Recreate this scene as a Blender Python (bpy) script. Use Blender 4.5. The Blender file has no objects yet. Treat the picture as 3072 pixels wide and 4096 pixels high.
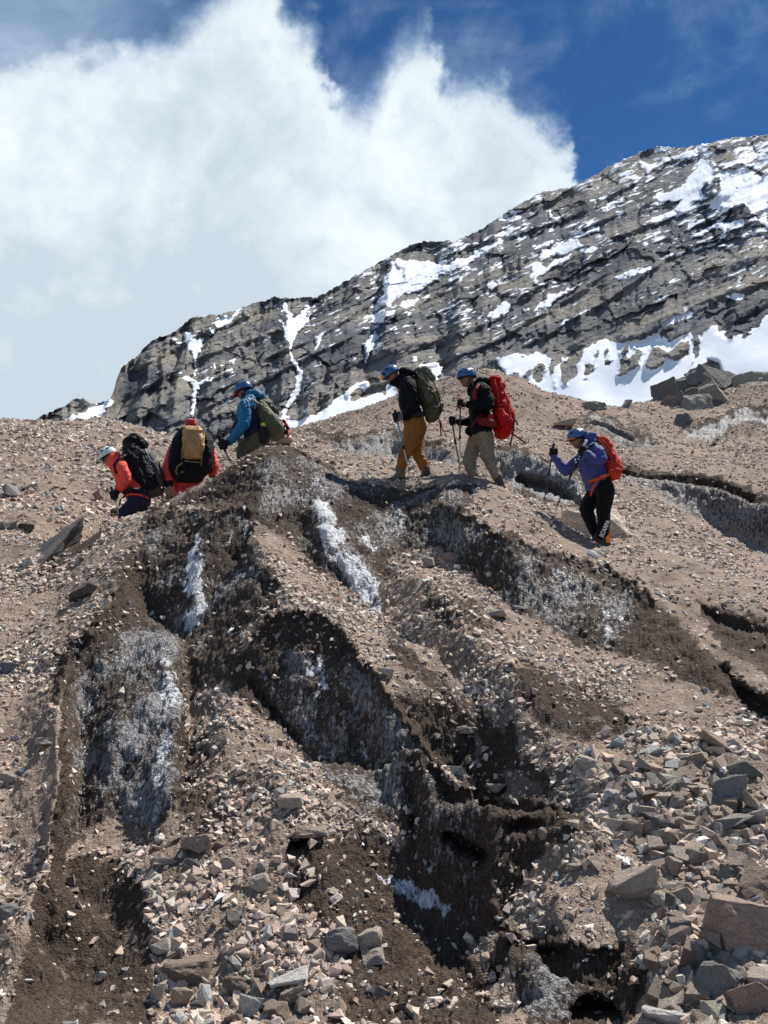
import bpy, bmesh, math, random
import numpy as np
from mathutils import Vector, Matrix, Quaternion
from mathutils.geometry import delaunay_2d_cdt

# ------------------------------------------------------------------ camera
scene = bpy.context.scene
COL = scene.collection
F_PX = 3900.0                    # focal length in pixels of the 3072 x 4096 photograph
PITCH = math.radians(10.0)
CAM = np.array([0.0, 0.0, 1.7])
cam_data = bpy.data.cameras.new('camera')
cam_data.sensor_fit = 'VERTICAL'
cam_data.sensor_height = 24.0
cam_data.lens = 24.0 * F_PX / 4096.0
cam_data.clip_start = 0.05
cam_data.clip_end = 20000
cam = bpy.data.objects.new('camera', cam_data)
cam.location = CAM
cam.rotation_euler = (math.radians(90) + PITCH, 0, 0)
COL.objects.link(cam)
scene.camera = cam

# ------------------------------------------------------------------ light and exposure
scene.view_settings.view_transform = 'Standard'
scene.view_settings.look = 'None'
scene.view_settings.exposure = 0.52
scene.view_settings.gamma = 1.0
scene.view_settings.use_curve_mapping = False
SUN_AZ, SUN_EL = math.radians(54), math.radians(60)
sl = bpy.data.lights.new('sun', 'SUN')
sl.energy = 5.0
sl.angle = math.radians(0.53)
sl.color = (1.0, 0.955, 0.89)
sun = bpy.data.objects.new('sun', sl)
sdir = Vector((math.sin(SUN_AZ) * math.cos(SUN_EL), math.cos(SUN_AZ) * math.cos(SUN_EL), math.sin(SUN_EL)))
sun.rotation_euler = sdir.to_track_quat('Z', 'Y').to_euler()
COL.objects.link(sun)

# ------------------------------------------------------------------ projection helpers (px of the full photograph; K scales the 1659-wide view)
K = 3072.0 / 1659.0
def ray(x, y):
    """direction through photo pixel (x, y), scaled to horizontal length 1"""
    u = (np.asarray(x, float) - 1536.0) / F_PX
    v = (2048.0 - np.asarray(y, float)) / F_PX
    X = u
    Y = math.cos(PITCH) - v * math.sin(PITCH)
    Z = math.sin(PITCH) + v * math.cos(PITCH)
    h = np.sqrt(X * X + Y * Y)
    return X / h, Y / h, Z / h
def pt(x, y, d):
    a, b, c = ray(x, y)
    return np.array([a * d, b * d, CAM[2] + c * d])
def project(P):
    """world points (N,3) -> photo px"""
    X = P[..., 0]; Y = P[..., 1]; Z = P[..., 2] - CAM[2]
    f = Y * math.cos(PITCH) + Z * math.sin(PITCH)
    u = -Y * math.sin(PITCH) + Z * math.cos(PITCH)
    f = np.maximum(f, 1e-3)
    return 1536 + F_PX * X / f, 2048 - F_PX * u / f

# ------------------------------------------------------------------ world: clear high-altitude sky with one big cumulus ahead
def build_world():
    w = bpy.data.worlds.new('World'); scene.world = w; w.use_nodes = True
    nt = w.node_tree; nt.nodes.clear(); L = nt.links.new
    def N(t, **kw):
        n = nt.nodes.new(t)
        for k, v in kw.items(): setattr(n, k, v)
        return n
    def M(op, a, b=None, c=None):
        n = N('ShaderNodeMath', operation=op)
        for i, s in enumerate((a, b, c)):
            if s is None: continue
            if isinstance(s, (int, float)): n.inputs[i].default_value = s
            else: L(s, n.inputs[i])
        return n.outputs[0]
    def ramp(v, lo, hi, smooth=True):
        n = N('ShaderNodeMapRange', interpolation_type='SMOOTHSTEP' if smooth else 'LINEAR', clamp=True)
        L(v, n.inputs[0]); n.inputs[1].default_value = lo; n.inputs[2].default_value = hi
        return n.outputs[0]
    out = N('ShaderNodeOutputWorld')
    sky = N('ShaderNodeTexSky', sky_type='NISHITA')
    sky.sun_disc = False; sky.sun_elevation = SUN_EL; sky.sun_rotation = SUN_AZ
    sky.altitude = 4300; sky.air_density = 0.85; sky.dust_density = 0.15; sky.ozone_density = 2.2
    hs = N('ShaderNodeHueSaturation'); hs.inputs['Saturation'].default_value = 1.24
    L(sky.outputs[0], hs.inputs['Color'])
    bgs = N('ShaderNodeBackground'); L(hs.outputs[0], bgs.inputs[0]); bgs.inputs[1].default_value = 0.084
    tc = N('ShaderNodeTexCoord')
    sp = N('ShaderNodeSeparateXYZ'); L(tc.outputs['Generated'], sp.inputs[0])
    az = M('ARCTAN2', sp.outputs[0], sp.outputs[1])
    el = M('ARCSINE', sp.outputs[2])
    def noise(scale, detail=8, rough=.55, dist=0.0, off=(0, 0, 0)):
        mp = N('ShaderNodeMapping'); L(tc.outputs['Generated'], mp.inputs[0]); mp.inputs['Location'].default_value = off
        n = N('ShaderNodeTexNoise'); L(mp.outputs[0], n.inputs['Vector'])
        n.inputs['Scale'].default_value = scale; n.inputs['Detail'].default_value = detail
        n.inputs['Roughness'].default_value = rough; n.inputs['Distortion'].default_value = dist
        return n.outputs[0]
    # height of the cloud's top edge as a function of azimuth
    edge = [(-200, -250), (-60, 90), (0, 62), (60, 50), (130, 34), (200, 45), (300, 36), (380, 22), (470, -60), (560, -120), (630, -20), (680, 20), (705, 60), (722, 120), (742, 148),
            (770, 150), (800, 146), (826, 120), (846, 66), (880, 48), (912, 30), (936, 62), (958, 110), (985, 132), (1040, 130), (1090, 165), (1130, 205),
            (1180, 232), (1222, 262), (1240, 300), (1243, 345), (1262, 385), (1285, 470), (1320, 640), (1500, 900)]
    fc = N('ShaderNodeFloatCurve')
    cu = fc.mapping.curves[0]
    A0, A1 = -1.2, 0.6
    E0, E1 = -0.2, 1.0
    pts = [(0.0, 0.3)]
    for x, y in edge:
        a, b, c = ray(x * K, y * K)
        pts.append(((math.atan2(a, b) - A0) / (A1 - A0), (math.atan(c) - E0) / (E1 - E0)))
    pts.append((1.0, 0.0))
    cu.points[0].location = pts[0]; cu.points[1].location = pts[-1]
    for p in pts[1:-1]: cu.points.new(*p)
    for p in cu.points: p.handle_type = 'AUTO'
    fc.mapping.update()
    n1 = noise(7, 10, .6, .3)
    n2 = noise(26, 8, .60, .15, (3, 1, 2))
    wob = M('MULTIPLY', M('SUBTRACT', n2, .5), 0.060)
    wob1 = M('MULTIPLY', M('SUBTRACT', n1, .5), 0.07)
    a01 = M('DIVIDE', M('SUBTRACT', M('ADD', az, wob), A0), A1 - A0)
    L(a01, fc.inputs['Value'])
    top = M('ADD', M('MULTIPLY', fc.outputs[0], E1 - E0), E0)
    dep = M('SUBTRACT', top, M('ADD', el, M('ADD', wob, wob1)))            # angle below the cloud's edge
    dens = ramp(dep, -0.03, 0.085)
    n3 = noise(44, 6, .62, .1, (1, 5, 2))
    dens = ramp(M('ADD', dens, M('MULTIPLY', M('SUBTRACT', n3, .5), .40)), .06, .95)
    behind = ramp(az, 0.42, 0.32)
    dens = M('MULTIPLY', dens, behind)
    # thin veils in the blue
    mpv = N('ShaderNodeMapping'); L(tc.outputs['Generated'], mpv.inputs[0]); mpv.inputs['Scale'].default_value = (1, 1, 1.6)
    nv = N('ShaderNodeTexNoise'); L(mpv.outputs[0], nv.inputs['Vector']); nv.inputs['Scale'].default_value = 5.5
    nv.inputs['Detail'].default_value = 9; nv.inputs['Roughness'].default_value = .6; nv.inputs['Distortion'].default_value = .7
    nb = noise(15, 7, .62, .5, (4, 4, 1))
    veil = M('MULTIPLY', ramp(M('ADD', M('MULTIPLY', nv.outputs[0], .65), M('MULTIPLY', nb, .35)), .44, .78), .42)
    veil = M('MULTIPLY', veil, ramp(el, 0.30, 0.50))
    veil = M('ADD', veil, M('MULTIPLY', ramp(az, -.12, -.42), .35))
    cover = M('MAXIMUM', dens, veil)
    # cloud tone: bright billows, grey-blue where the mass is thick and towards its foot
    lit = ramp(M('ADD', M('MULTIPLY', n1, .6), M('MULTIPLY', n2, .25)), .28, .58)
    ns = noise(3.1, 5, .5, .2, (9, 2, 5))
    mass = ramp(ns, .38, .66)
    foot = M('MULTIPLY', ramp(el, .50, .26), ramp(az, .02, -.22))
    shade = M('MULTIPLY', M('ADD', M('MULTIPLY', M('SUBTRACT', 1.0, lit), .85), M('ADD', M('MULTIPLY', mass, .36), M('MULTIPLY', foot, .62))), ramp(dep, .0, .09))
    shade = ramp(shade, 0.02, 1.1, False)
    mix = N('ShaderNodeMix', data_type='RGBA'); L(shade, mix.inputs[0])
    mix.inputs[6].default_value = (0.90, 0.965, 1.0, 1); mix.inputs[7].default_value = (0.53, 0.62, 0.69, 1)
    edgec = N('ShaderNodeMix', data_type='RGBA'); L(ramp(dens, .2, .95), edgec.inputs[0])
    edgec.inputs[6].default_value = (0.50, 0.64, 0.80, 1); L(mix.outputs[2], edgec.inputs[7])
    bgc = N('ShaderNodeBackground'); L(edgec.outputs[2], bgc.inputs[0]); bgc.inputs[1].default_value = 0.80
    ms = N('ShaderNodeMixShader'); L(cover, ms.inputs[0]); L(bgs.outputs[0], ms.inputs[1]); L(bgc.outputs[0], ms.inputs[2])
    L(ms.outputs[0], out.inputs[0])
    w.cycles.sampling_method = 'MANUAL'; w.cycles.sample_map_resolution = 512
build_world()
scene.cycles.max_bounces = 4
scene.cycles.diffuse_bounces = 2
scene.cycles.glossy_bounces = 2
scene.cycles.use_adaptive_sampling = True

# ------------------------------------------------------------------ numpy noise
_rs = np.random.RandomState(7)
_perm = np.tile(_rs.permutation(256), 3).astype(np.int32)
_g = _rs.normal(size=(256, 3)); _g /= np.linalg.norm(_g, axis=1)[:, None]
_g = _g.astype(np.float32)
def perlin(p):
    p = np.asarray(p, np.float32)
    i = np.floor(p).astype(np.int32); f = p - i; i &= 255
    u = f * f * f * (f * (f * 6 - 15) + 10)
    r = 0
    for dx in (0, 1):
        ax = _perm[i[..., 0] + dx]; wx = u[..., 0] if dx else 1 - u[..., 0]
        for dy in (0, 1):
            ay = _perm[ax + i[..., 1] + dy]; wy = u[..., 1] if dy else 1 - u[..., 1]
            for dz in (0, 1):
                g = _g[_perm[ay + i[..., 2] + dz]]; wz = u[..., 2] if dz else 1 - u[..., 2]
                r = r + (g[..., 0] * (f[..., 0] - dx) + g[..., 1] * (f[..., 1] - dy) + g[..., 2] * (f[..., 2] - dz)) * (wx * wy * wz)
    return r * 1.7
def fbm(p, octaves=4, rough=.5, lac=2.03, ridged=False):
    a, s, r, n = 1.0, 1.0, 0, 0
    for o in range(octaves):
        v = perlin(p * s + o * 17.3)
        if ridged: v = 1 - 2 * np.abs(v)
        r = r + a * v; n += a; a *= rough; s *= lac
    return r / n
def sstep(a, b, x):
    t = np.clip((x - a) / (b - a), 0, 1); return t * t * (3 - 2 * t)
def boxblur(A, n, axis):
    if n < 1: return A
    pad = [(0, 0)] * A.ndim; pad[axis] = (n + 1, n)
    c = np.cumsum(np.pad(A, pad, mode='edge'), axis=axis, dtype=np.float64)
    k = 2 * n + 1; m = c.shape[axis]
    return (np.take(c, range(k, m), axis) - np.take(c, range(0, m - k), axis)) / k

# ------------------------------------------------------------------ painted survey: where ice, mud, snow lie, in view coordinates (1659 x 2212)
class Raster:
    X0, Y0, S = -320.0, 150.0, 2.0
    W, H = 1160, 1190
    def __init__(s): s.a = np.zeros((s.H, s.W), np.float32)
    def poly(s, pts, v=1.0, mode='max'):
        p = np.array(pts, float); x = (p[:, 0] - s.X0) / s.S; y = (p[:, 1] - s.Y0) / s.S
        i0, i1 = int(max(0, x.min())), int(min(s.W, x.max() + 2)); j0, j1 = int(max(0, y.min())), int(min(s.H, y.max() + 2))
        if i1 <= i0 or j1 <= j0: return s
        gx, gy = np.meshgrid(np.arange(i0, i1) + .5, np.arange(j0, j1) + .5)
        ins = np.zeros(gx.shape, bool)
        for k in range(len(x)):
            xa, ya, xb, yb = x[k], y[k], x[k - 1], y[k - 1]
            if ya == yb: continue
            c = ((ya > gy) != (yb > gy)) & (gx < (xb - xa) * (gy - ya) / (yb - ya) + xa)
            ins ^= c
        sub = s.a[j0:j1, i0:i1]
        if mode == 'max': sub[ins] = np.maximum(sub[ins], v)
        else: sub[ins] = v
        return s
    def line(s, pts, w, v=1.0, mode='max'):
        """a band of half-width w (a number, or one per point) along pts"""
        P = np.array(pts, float); n = len(P); ws = np.full(n, w, float) if np.isscalar(w) else np.array(w, float)
        for k in range(n - 1):
            a, b = P[k], P[k + 1]; d = b - a; d = np.array([-d[1], d[0]]) / (np.linalg.norm(d) + 1e-6)
            s.poly([a + d * ws[k], b + d * ws[k + 1], b - d * ws[k + 1], a - d * ws[k]], v, mode)
        for k in range(n):
            s.poly([(P[k][0] + ws[k] * math.cos(t), P[k][1] + ws[k] * math.sin(t)) for t in np.linspace(0, 6.28, 9)[:-1]], v, mode)
        return s
    def blur(s, n):
        for _ in range(2): s.a = boxblur(boxblur(s.a, n, 0), n, 1).astype(np.float32)
        return s
    def at(s, x, y):
        fx = np.clip((x - s.X0) / s.S - .5, 0, s.W - 1.01); fy = np.clip((y - s.Y0) / s.S - .5, 0, s.H - 1.01)
        i = fx.astype(int); j = fy.astype(int); fx = fx - i; fy = fy - j; a = s.a
        return (a[j, i] * (1 - fx) + a[j, i + 1] * fx) * (1 - fy) + (a[j + 1, i] * (1 - fx) + a[j + 1, i + 1] * fx) * fy

# ------------------------------------------------------------------ object helpers
def grid_mesh(name, P, attrs, mat, smooth=True):
    nr, nc = P.shape[:2]
    me = bpy.data.meshes.new(name)
    me.vertices.add(nr * nc); me.vertices.foreach_set('co', P.reshape(-1).astype(np.float32))
    idx = np.arange(nr * nc, dtype=np.int32).reshape(nr, nc)
    q = np.stack([idx[:-1, :-1], idx[:-1, 1:], idx[1:, 1:], idx[1:, :-1]], -1).reshape(-1, 4)
    me.loops.add(q.size); me.loops.foreach_set('vertex_index', q.reshape(-1))
    me.polygons.add(len(q)); me.polygons.foreach_set('loop_start', np.arange(len(q), dtype=np.int32) * 4)
    me.update(calc_edges=True)
    me.polygons.foreach_set('use_smooth', np.full(len(q), smooth)); 
    for k, v in attrs.items():
        at = me.attributes.new(k, 'FLOAT', 'POINT'); at.data.foreach_set('value', v.reshape(-1).astype(np.float32))
    me.materials.append(mat)
    o = bpy.data.objects.new(name, me); COL.objects.link(o)
    return o
def tag(o, label=None, category=None, group=None, kind=None):
    if label: o['label'] = label
    if category: o['category'] = category
    if group: o['group'] = group
    if kind: o['kind'] = kind
    return o

class Mat:
    """small node-tree writer"""
    def __init__(s, name):
        s.m = bpy.data.materials.new(name); s.m.use_nodes = True; s.nt = s.m.node_tree
        s.b = s.nt.nodes['Principled BSDF']; s.b.inputs['Specular IOR Level'].default_value = .25
        s.geo = None
    def n(s, t, **kw):
        n = s.nt.nodes.new(t)
        for k, v in kw.items(): setattr(n, k, v)
        return n
    def L(s, a, b):
        if isinstance(a, (int, float)): b.default_value = a
        elif isinstance(a, tuple): b.default_value = a if len(a) == len(b.default_value) else a + (1,)
        else: s.nt.links.new(a, b)
    def math(s, op, a, b=None, c=None):
        n = s.n('ShaderNodeMath', operation=op)
        for i, v in enumerate((a, b, c)):
            if v is not None: s.L(v, n.inputs[i])
        return n.outputs[0]
    def mix(s, f, a, b, blend='MIX'):
        n = s.n('ShaderNodeMix', data_type='RGBA', blend_type=blend); s.L(f, n.inputs[0]); s.L(a, n.inputs[6]); s.L(b, n.inputs[7]); return n.outputs[2]
    def ramp(s, v, lo, hi, a=0.0, b=1.0):
        n = s.n('ShaderNodeMapRange', interpolation_type='SMOOTHSTEP'); s.L(v, n.inputs[0])
        for i, q in enumerate((lo, hi, a, b)): n.inputs[i + 1].default_value = q
        return n.outputs[0]
    def attr(s, name): 
        n = s.n('ShaderNodeAttribute'); n.attribute_name = name; return n.outputs['Fac']
    def pos(s, scale=(1, 1, 1), rot=(0, 0, 0), obj=False):
        if obj: src = s.n('ShaderNodeTexCoord').outputs['Object']
        else: src = s.n('ShaderNodeNewGeometry').outputs['Position']
        mp = s.n('ShaderNodeMapping'); s.L(src, mp.inputs[0]); mp.inputs['Scale'].default_value = scale; mp.inputs['Rotation'].default_value = rot
        return mp.outputs[0]
    def noise(s, v, scale, detail=4, rough=.55, dist=0):
        n = s.n('ShaderNodeTexNoise'); s.L(v, n.inputs['Vector']); n.inputs['Scale'].default_value = scale
        n.inputs['Detail'].default_value = detail; n.inputs['Roughness'].default_value = rough; n.inputs['Distortion'].default_value = dist
        return n.outputs[0]
    def vor(s, v, scale, feature='F1', rnd=1.0):
        n = s.n('ShaderNodeTexVoronoi', feature=feature); s.L(v, n.inputs['Vector']); n.inputs['Scale'].default_value = scale
        n.inputs['Randomness'].default_value = rnd
        return n
    def bump(s, h, strength, dist, prev=None):
        n = s.n('ShaderNodeBump'); s.L(h, n.inputs['Height']); n.inputs['Strength'].default_value = strength; n.inputs['Distance'].default_value = dist
        if prev is not None: s.L(prev, n.inputs['Normal'])
        return n.outputs[0]
    def set(s, color=None, rough=None, normal=None):
        if color is not None: s.L(color, s.b.inputs['Base Color'])
        if rough is not None: s.L(rough, s.b.inputs['Roughness'])
        if normal is not None: s.L(normal, s.b.inputs['Normal'])
        return s.m

# ================================================================== GROUND (debris-covered glacier tongue, from the camera's feet to the far moraine)
_cx = [-500, 0, 160, 230, 300, 340, 380, 430, 480, 520, 560, 600, 640, 680, 720, 760, 820, 860, 920, 980, 1040, 1090, 1150, 1200, 1250, 1290, 1400, 1480, 1560, 1659, 2160]
_cy = [1290, 1240, 1180, 1130, 1103, 1088, 1058, 1036, 1010, 978, 960, 953, 957, 985, 1008, 1028, 1038, 1038, 1032, 1026, 1033, 1053, 1088, 1118, 1152, 1178, 1186, 1204, 1232, 1262, 1400]
def crest_y(x): return np.interp(x, _cx, _cy)
def crest_d(x): return np.interp(x, [-500, 0, 300, 600, 1300, 1659, 2160], [12.2, 12.6, 13.4, 13.2, 13.0, 12.4, 11.5])
def base_d(x, y):
    """straight profile per column: 6 m away at the bottom edge, the crest at the top"""
    db = np.interp(x, [-500, 0, 800, 1659, 2160], [6.6, 6.4, 6.0, 5.5, 5.2]); dc = crest_d(x)
    t0 = ray(x * K, 2212 * K)[2]; t1 = ray(x * K, crest_y(x) * K)[2]; t = ray(x * K, y * K)[2]
    b = (dc * t1 - db * t0) / (dc - db); a = db * (t0 - b)
    return a / (t - b)

cdt_pts, cdt_edges = [], []
feat_px = []
def add_line(pts, rel=True, edge=True):
    prev = None
    for x, y, d in pts:
        if rel: d = base_d(x, y) + d * (1.40 if d > 0 else 1.25)
        i = len(cdt_pts); cdt_pts.append(pt(x * K, y * K, d))
        if rel: feat_px.append((x, y))
        if edge and prev is not None: cdt_edges.append((prev, i))
        prev = i
# crest of the near mound
add_line([(x, y, 0) for x, y in zip(_cx[2:], _cy[2:])] )
# --- left wall and ledge
add_line([(300,1150,-.30),(350,1114,-.28),(430,1102,-.25),(510,1098,-.2),(545,1107,-.1)])
add_line([(345,1104,.10),(430,1084,.18),(500,1082,.2)])
add_line([(312,1300,.40),(350,1380,.55),(398,1432,.6),(440,1340,.55),(490,1270,.5),(538,1190,.42)])
add_line([(415,1150,.0),(432,1230,-.05),(420,1300,.0),(403,1380,.2)])
add_line([(300,1150,-.32),(268,1200,-.35),(245,1280,-.35),(200,1350,-.35),(150,1420,-.38),(124,1550,-.38),(128,1700,-.34),(98,1850,-.3),(58,2000,-.25),(20,2120,-.18),(-10,2230,-.1)])
add_line([(175,1450,.12),(170,1560,.28),(180,1680,.30),(165,1790,.26),(128,1860,.2)])
add_line([(330,1335,.15),(366,1420,-.02),(384,1550,-.08),(372,1700,-.04),(345,1812,.05)])
add_line([(412,1500,.36),(408,1600,.32),(396,1740,.26)])
add_line([(180,1800,.30),(250,1765,.28),(335,1825,.22)])
add_line([(150,1950,.3),(250,2000,.2),(150,2120,.25),(90,2080,.2)], edge=False)
add_line([(300,1880,.02),(330,2050,-.05),(330,2200,-.05)])
add_line([(460,1480,.16),(500,1640,.08),(470,1760,.02),(560,1850,.05)], edge=False)
# --- rib between the walls, down to its nose
add_line([(552,1150,-.12),(568,1195,-.18),(612,1250,-.25),(662,1300,-.36),(722,1338,-.42),(768,1400,-.42),(830,1480,-.42),(880,1560,-.42),(930,1632,-.42),(980,1690,-.42),(1060,1722,-.38),(1150,1728,-.36),(1230,1742,-.3),(1290,1772,-.15)])
add_line([(548,1400,.0),(562,1350,-.12),(620,1318,-.25)])
add_line([(535,1485,.30),(590,1552,.42),(650,1622,.48),(710,1682,.5),(790,1752,.5),(858,1778,.5),(905,1800,.55)])
add_line([(950,1800,.75),(1000,1842,.85),(1050,1856,.72),(1130,1832,.5),(1220,1802,.2)])
add_line([(870,1755,.1),(905,1768,.0),(940,1785,.1)])
add_line([(640,1460,.1),(720,1560,.12),(790,1650,.14)], edge=False)
# --- big central wall, gully below it
add_line([(560,1125,.15),(620,1165,.38),(680,1232,.48),(740,1270,.52),(800,1318,.56),(838,1342,.48),(880,1402,.36),(960,1476,.32),(1040,1546,.28),(1120,1626,.22),(1200,1702,.08)])
add_line([(690,1060,.0),(700,1130,-.05),(740,1200,.12),(800,1260,.3)])
add_line([(600,1040,.2),(630,1100,.3),(680,1180,.38)])
add_line([(835,1325,.46),(832,1215,.42),(868,1188,.42),(930,1178,.42),(958,1192,.48)])
add_line([(820,1080,.05),(900,1090,.1)])
add_line([(905,1235,.02),(1000,1335,-.1),(1100,1425,-.15),(1200,1552,-.12),(1350,1680,-.12)])
# --- right wall
add_line([(945,1092,-.1),(1000,1110,-.24),(1080,1150,-.3),(1160,1184,-.3),(1250,1206,-.26),(1330,1232,-.24),(1420,1292,-.24),(1500,1372,-.22),(1550,1432,-.2),(1600,1462,-.2),(1659,1502,-.2),(1800,1600,-.2)])
add_line([(960,1196,.5),(1010,1242,.5),(1070,1288,.52),(1150,1334,.52),(1230,1388,.46),(1310,1412,.36),(1400,1446,.2),(1500,1506,.1)])
add_line([(1555,1468,.10),(1610,1518,.16),(1659,1560,.18),(1800,1660,.18)])
add_line([(1500,1288,-.08),(1560,1306,-.1),(1659,1338,-.1),(1800,1400,-.1)])
add_line([(1545,1372,.25),(1610,1415,.25),(1680,1450,.25)])
# --- lower mound with the hollow
add_line([(1065,1960,-.05),(1117,2014,-.2),(1168,2036,-.24),(1245,2028,-.26),(1322,2046,-.24),(1373,2030,-.2),(1470,2052,-.1)])
add_line([(1100,2070,.22),(1135,2130,.28),(1185,2200,.30),(1250,2240,.30),(1330,2215,.24),(1385,2140,.1)])
add_line([(1140,1900,.12),(1240,1870,.16),(1360,1860,.06)], edge=False)
add_line([(900,1880,.45),(900,1960,.35),(990,1920,.55),(1020,2020,.42),(1060,2110,.36),(1090,2230,.3)], edge=False)
add_line([(830,1900,.2),(800,1990,.1),(850,2100,.1)], edge=False)
add_line([(600,1820,-.05),(700,1900,.0),(560,2000,-.05),(700,2060,.02)], edge=False)
# --- hidden ground right behind the crest: the track the party walks in, then the far side
def add_abs(pts, edge=False): add_line(pts, rel=False, edge=edge)
add_abs([(x, np.interp(x,_cx,_cy) + o, crest_d(x) + .35) for x, o in ((200,18),(260,22),(320,30),(380,32),(440,34),(500,34),(560,24),(620,20),(680,10))])
add_abs([(170,1195,14.3),(230,1215,14.4),(290,1212,14.4),(350,1190,14.5),(410,1150,14.5),(470,1120,14.2),(540,1098,14.0),(600,1085,14.0),(660,1072,14.2)])
add_abs([(180,1135,15.6),(240,1118,16.0),(300,1100,16.2),(360,1080,16.4),(420,1062,16.6),(480,1040,17.0),(560,1020,17.5),(640,1010,17.6)])
add_abs([(760,1024,13.9),(820,1031,14.0),(900,1028,14.0),(980,1018,14.0),(1040,1024,13.9)])
add_abs([(720,1045,15.2),(820,1062,15.3),(900,1066,15.3),(1000,1062,15.2),(1080,1085,15.0),(1150,1120,14.8),(1220,1150,14.6)])
add_abs([(1200,1125,13.5),(1290,1170,13.6),(1360,1178,13.5),(1450,1192,13.4)])
# --- mid distance
add_abs([(-500,1180,15),(-500,1000,21),(-500,900,29),(-200,1120,15.2),(-200,1000,20),(-200,905,27),(0,1150,14.2),(0,1060,17),(0,985,20.5),(90,1090,16),(100,1020,18.2),(100,960,21.5),(200,1040,17.6),(200,975,20),(300,1030,17.8),(300,975,19.6),(400,1010,18.2),(400,975,19.6),(470,985,19.2)])
add_abs([(0,905,27),(60,908,27),(110,911,26.6),(150,905,26.5),(215,903,26),(260,915,25),(320,925,24.5),(370,942,24),(430,956,23.6),(500,968,23.2),(580,985,22.5)], True)
add_abs([(x, y + 75, d + 6) for x, y, d in ((-500,900,29),(-200,905,27),(0,905,27),(150,905,26.5),(260,915,25),(370,942,24),(500,968,23.2))])
# brown cone hill
add_abs([(500,985,31),(560,950,31.5),(620,925,32),(690,905,31.5),(760,888,31),(850,860,30),(950,818,29),(1000,795,28.5),(1040,784,28),(1075,785,28),(1110,806,28),(1170,850,28),(1240,891,28),(1285,872,29),(1330,884,30),(1368,868,31),(1418,866,32),(1450,845,33),(1500,832,34),(1560,838,34),(1594,834,33),(1624,818,32),(1659,821,31.5),(1720,815,31),(1850,800,31),(2160,790,31)], True)
add_abs([(500,1060,38),(620,1000,39),(760,970,38),(950,930,37),(1058,900,36),(1170,950,36),(1285,960,38),(1420,950,40),(1500,930,42),(1620,920,41),(1850,900,40),(2160,900,40)])
add_abs([(700,960,19.8),(760,1000,17.6),(700,1000,17.4),(850,1015,17),(960,1018,16.8)])
# ice strip behind the third and fourth hikers
add_abs([(680,940,20.6),(740,948,20.0),(800,936,20.2),(850,930,20.5),(900,948,19.8),(950,965,19.2),(1010,990,18.4)], True)
add_abs([(685,955,20.4),(745,984,19.85),(800,988,19.95),(850,1000,20.0),(920,1004,19.4),(1005,1006,18.3)], True)
# cliff behind the fifth
add_abs([(1072,962,19.2),(1120,975,18.7),(1180,1000,18.2),(1230,1026,17.7),(1262,1044,17.4)], True)
add_abs([(1088,1032,18.9),(1120,1058,18.45),(1170,1078,18.0),(1225,1092,17.5),(1265,1075,17.2)], True)
add_abs([(1100,920,22.5),(1180,960,21),(1010,900,24.5),(930,900,25),(820,905,25),(1250,1000,20),(1300,1010,20.5)])
# upper cliff
add_abs([(1245,895,27),(1300,903,26),(1370,930,25),(1420,955,24),(1480,985,23)], True)
add_abs([(1250,930,26.2),(1300,938,25.5),(1370,965,24.6),(1425,975,23.8)], True)
# pale far cliff
add_abs([(1473,938,28),(1531,920,28.5),(1581,900,29),(1619,890,29.5),(1659,900,29),(1760,900,29)], True)
add_abs([(1480,952,27.6),(1516,962,27.8),(1544,950,28.2),(1589,928,28.7),(1625,915,29),(1659,934,28.4),(1760,940,28.4)], True)
add_abs([(1550,1000,24),(1659,990,24),(1760,990,24),(1440,900,29),(1560,880,31)])
# large grey cliff on the right
add_abs([(1330,1012,21.4),(1400,1020,21),(1450,1024,20.7),(1500,1034,20.4),(1560,1040,20),(1600,1058,19.6),(1659,1074,19.2),(1760,1090,18.9),(2160,1150,18)], True)
add_abs([(1332,1040,21.1),(1380,1066,20.8),(1450,1100,20.4),(1520,1134,19.95),(1580,1162,19.5),(1620,1184,19.1),(1659,1206,18.8),(1760,1240,18.4),(2160,1310,17.3)], True)
add_abs([(1345,1062,18.6),(1400,1086,18.2),(1480,1124,17.6),(1560,1164,17),(1640,1206,16.4),(1760,1250,16)], True)
add_abs([(1350,1125,15.6),(1420,1150,15.3),(1500,1180,15),(1580,1210,14.6),(1680,1245,14.2),(1320,1150,14.7)])
# outer frame of the sheet
for x in (-500, 2160):
    for y in (2212, 2000, 1800, 1600, 1450): add_line([(x, y, 0)], edge=False)
for x in (-300, -150, 1760, 1900, 2030):
    for y in (2212, 2080, 1950, 1820, 1700, 1580, 1480, 1400): add_line([(x, y, 0)], edge=False)
_fp = np.array(feat_px)
for x in range(-60, 1720, 78):
    for y in range(1240, 2230, 78):
        xx, yy = x + _rs.uniform(-18, 18), y + _rs.uniform(-18, 18)
        if yy < crest_y(xx) + 70: continue
        if np.min(np.hypot(_fp[:, 0] - xx, (_fp[:, 1] - yy))) < 62: continue
        # inside the two walls the surface must stay straight
        cdt_pts.append(pt(xx * K, yy * K, base_d(xx, yy) + _rs.uniform(-.05, .08)))
def pol(p): return math.atan2(p[0], p[1]), math.log(math.hypot(p[0], p[1]))
AZM = math.radians(46)
def add_pol(a, d, z): cdt_pts.append(np.array([math.sin(a) * d, math.cos(a) * d, z]))
for a in np.linspace(-AZM * 1.03, AZM * 1.03, 13):
    add_pol(a, .9, -.25); add_pol(a, 2.5, -.3); add_pol(a, 4.0, -.42); add_pol(a, 62, 3.0); add_pol(a, 95, -6.0)
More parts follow.
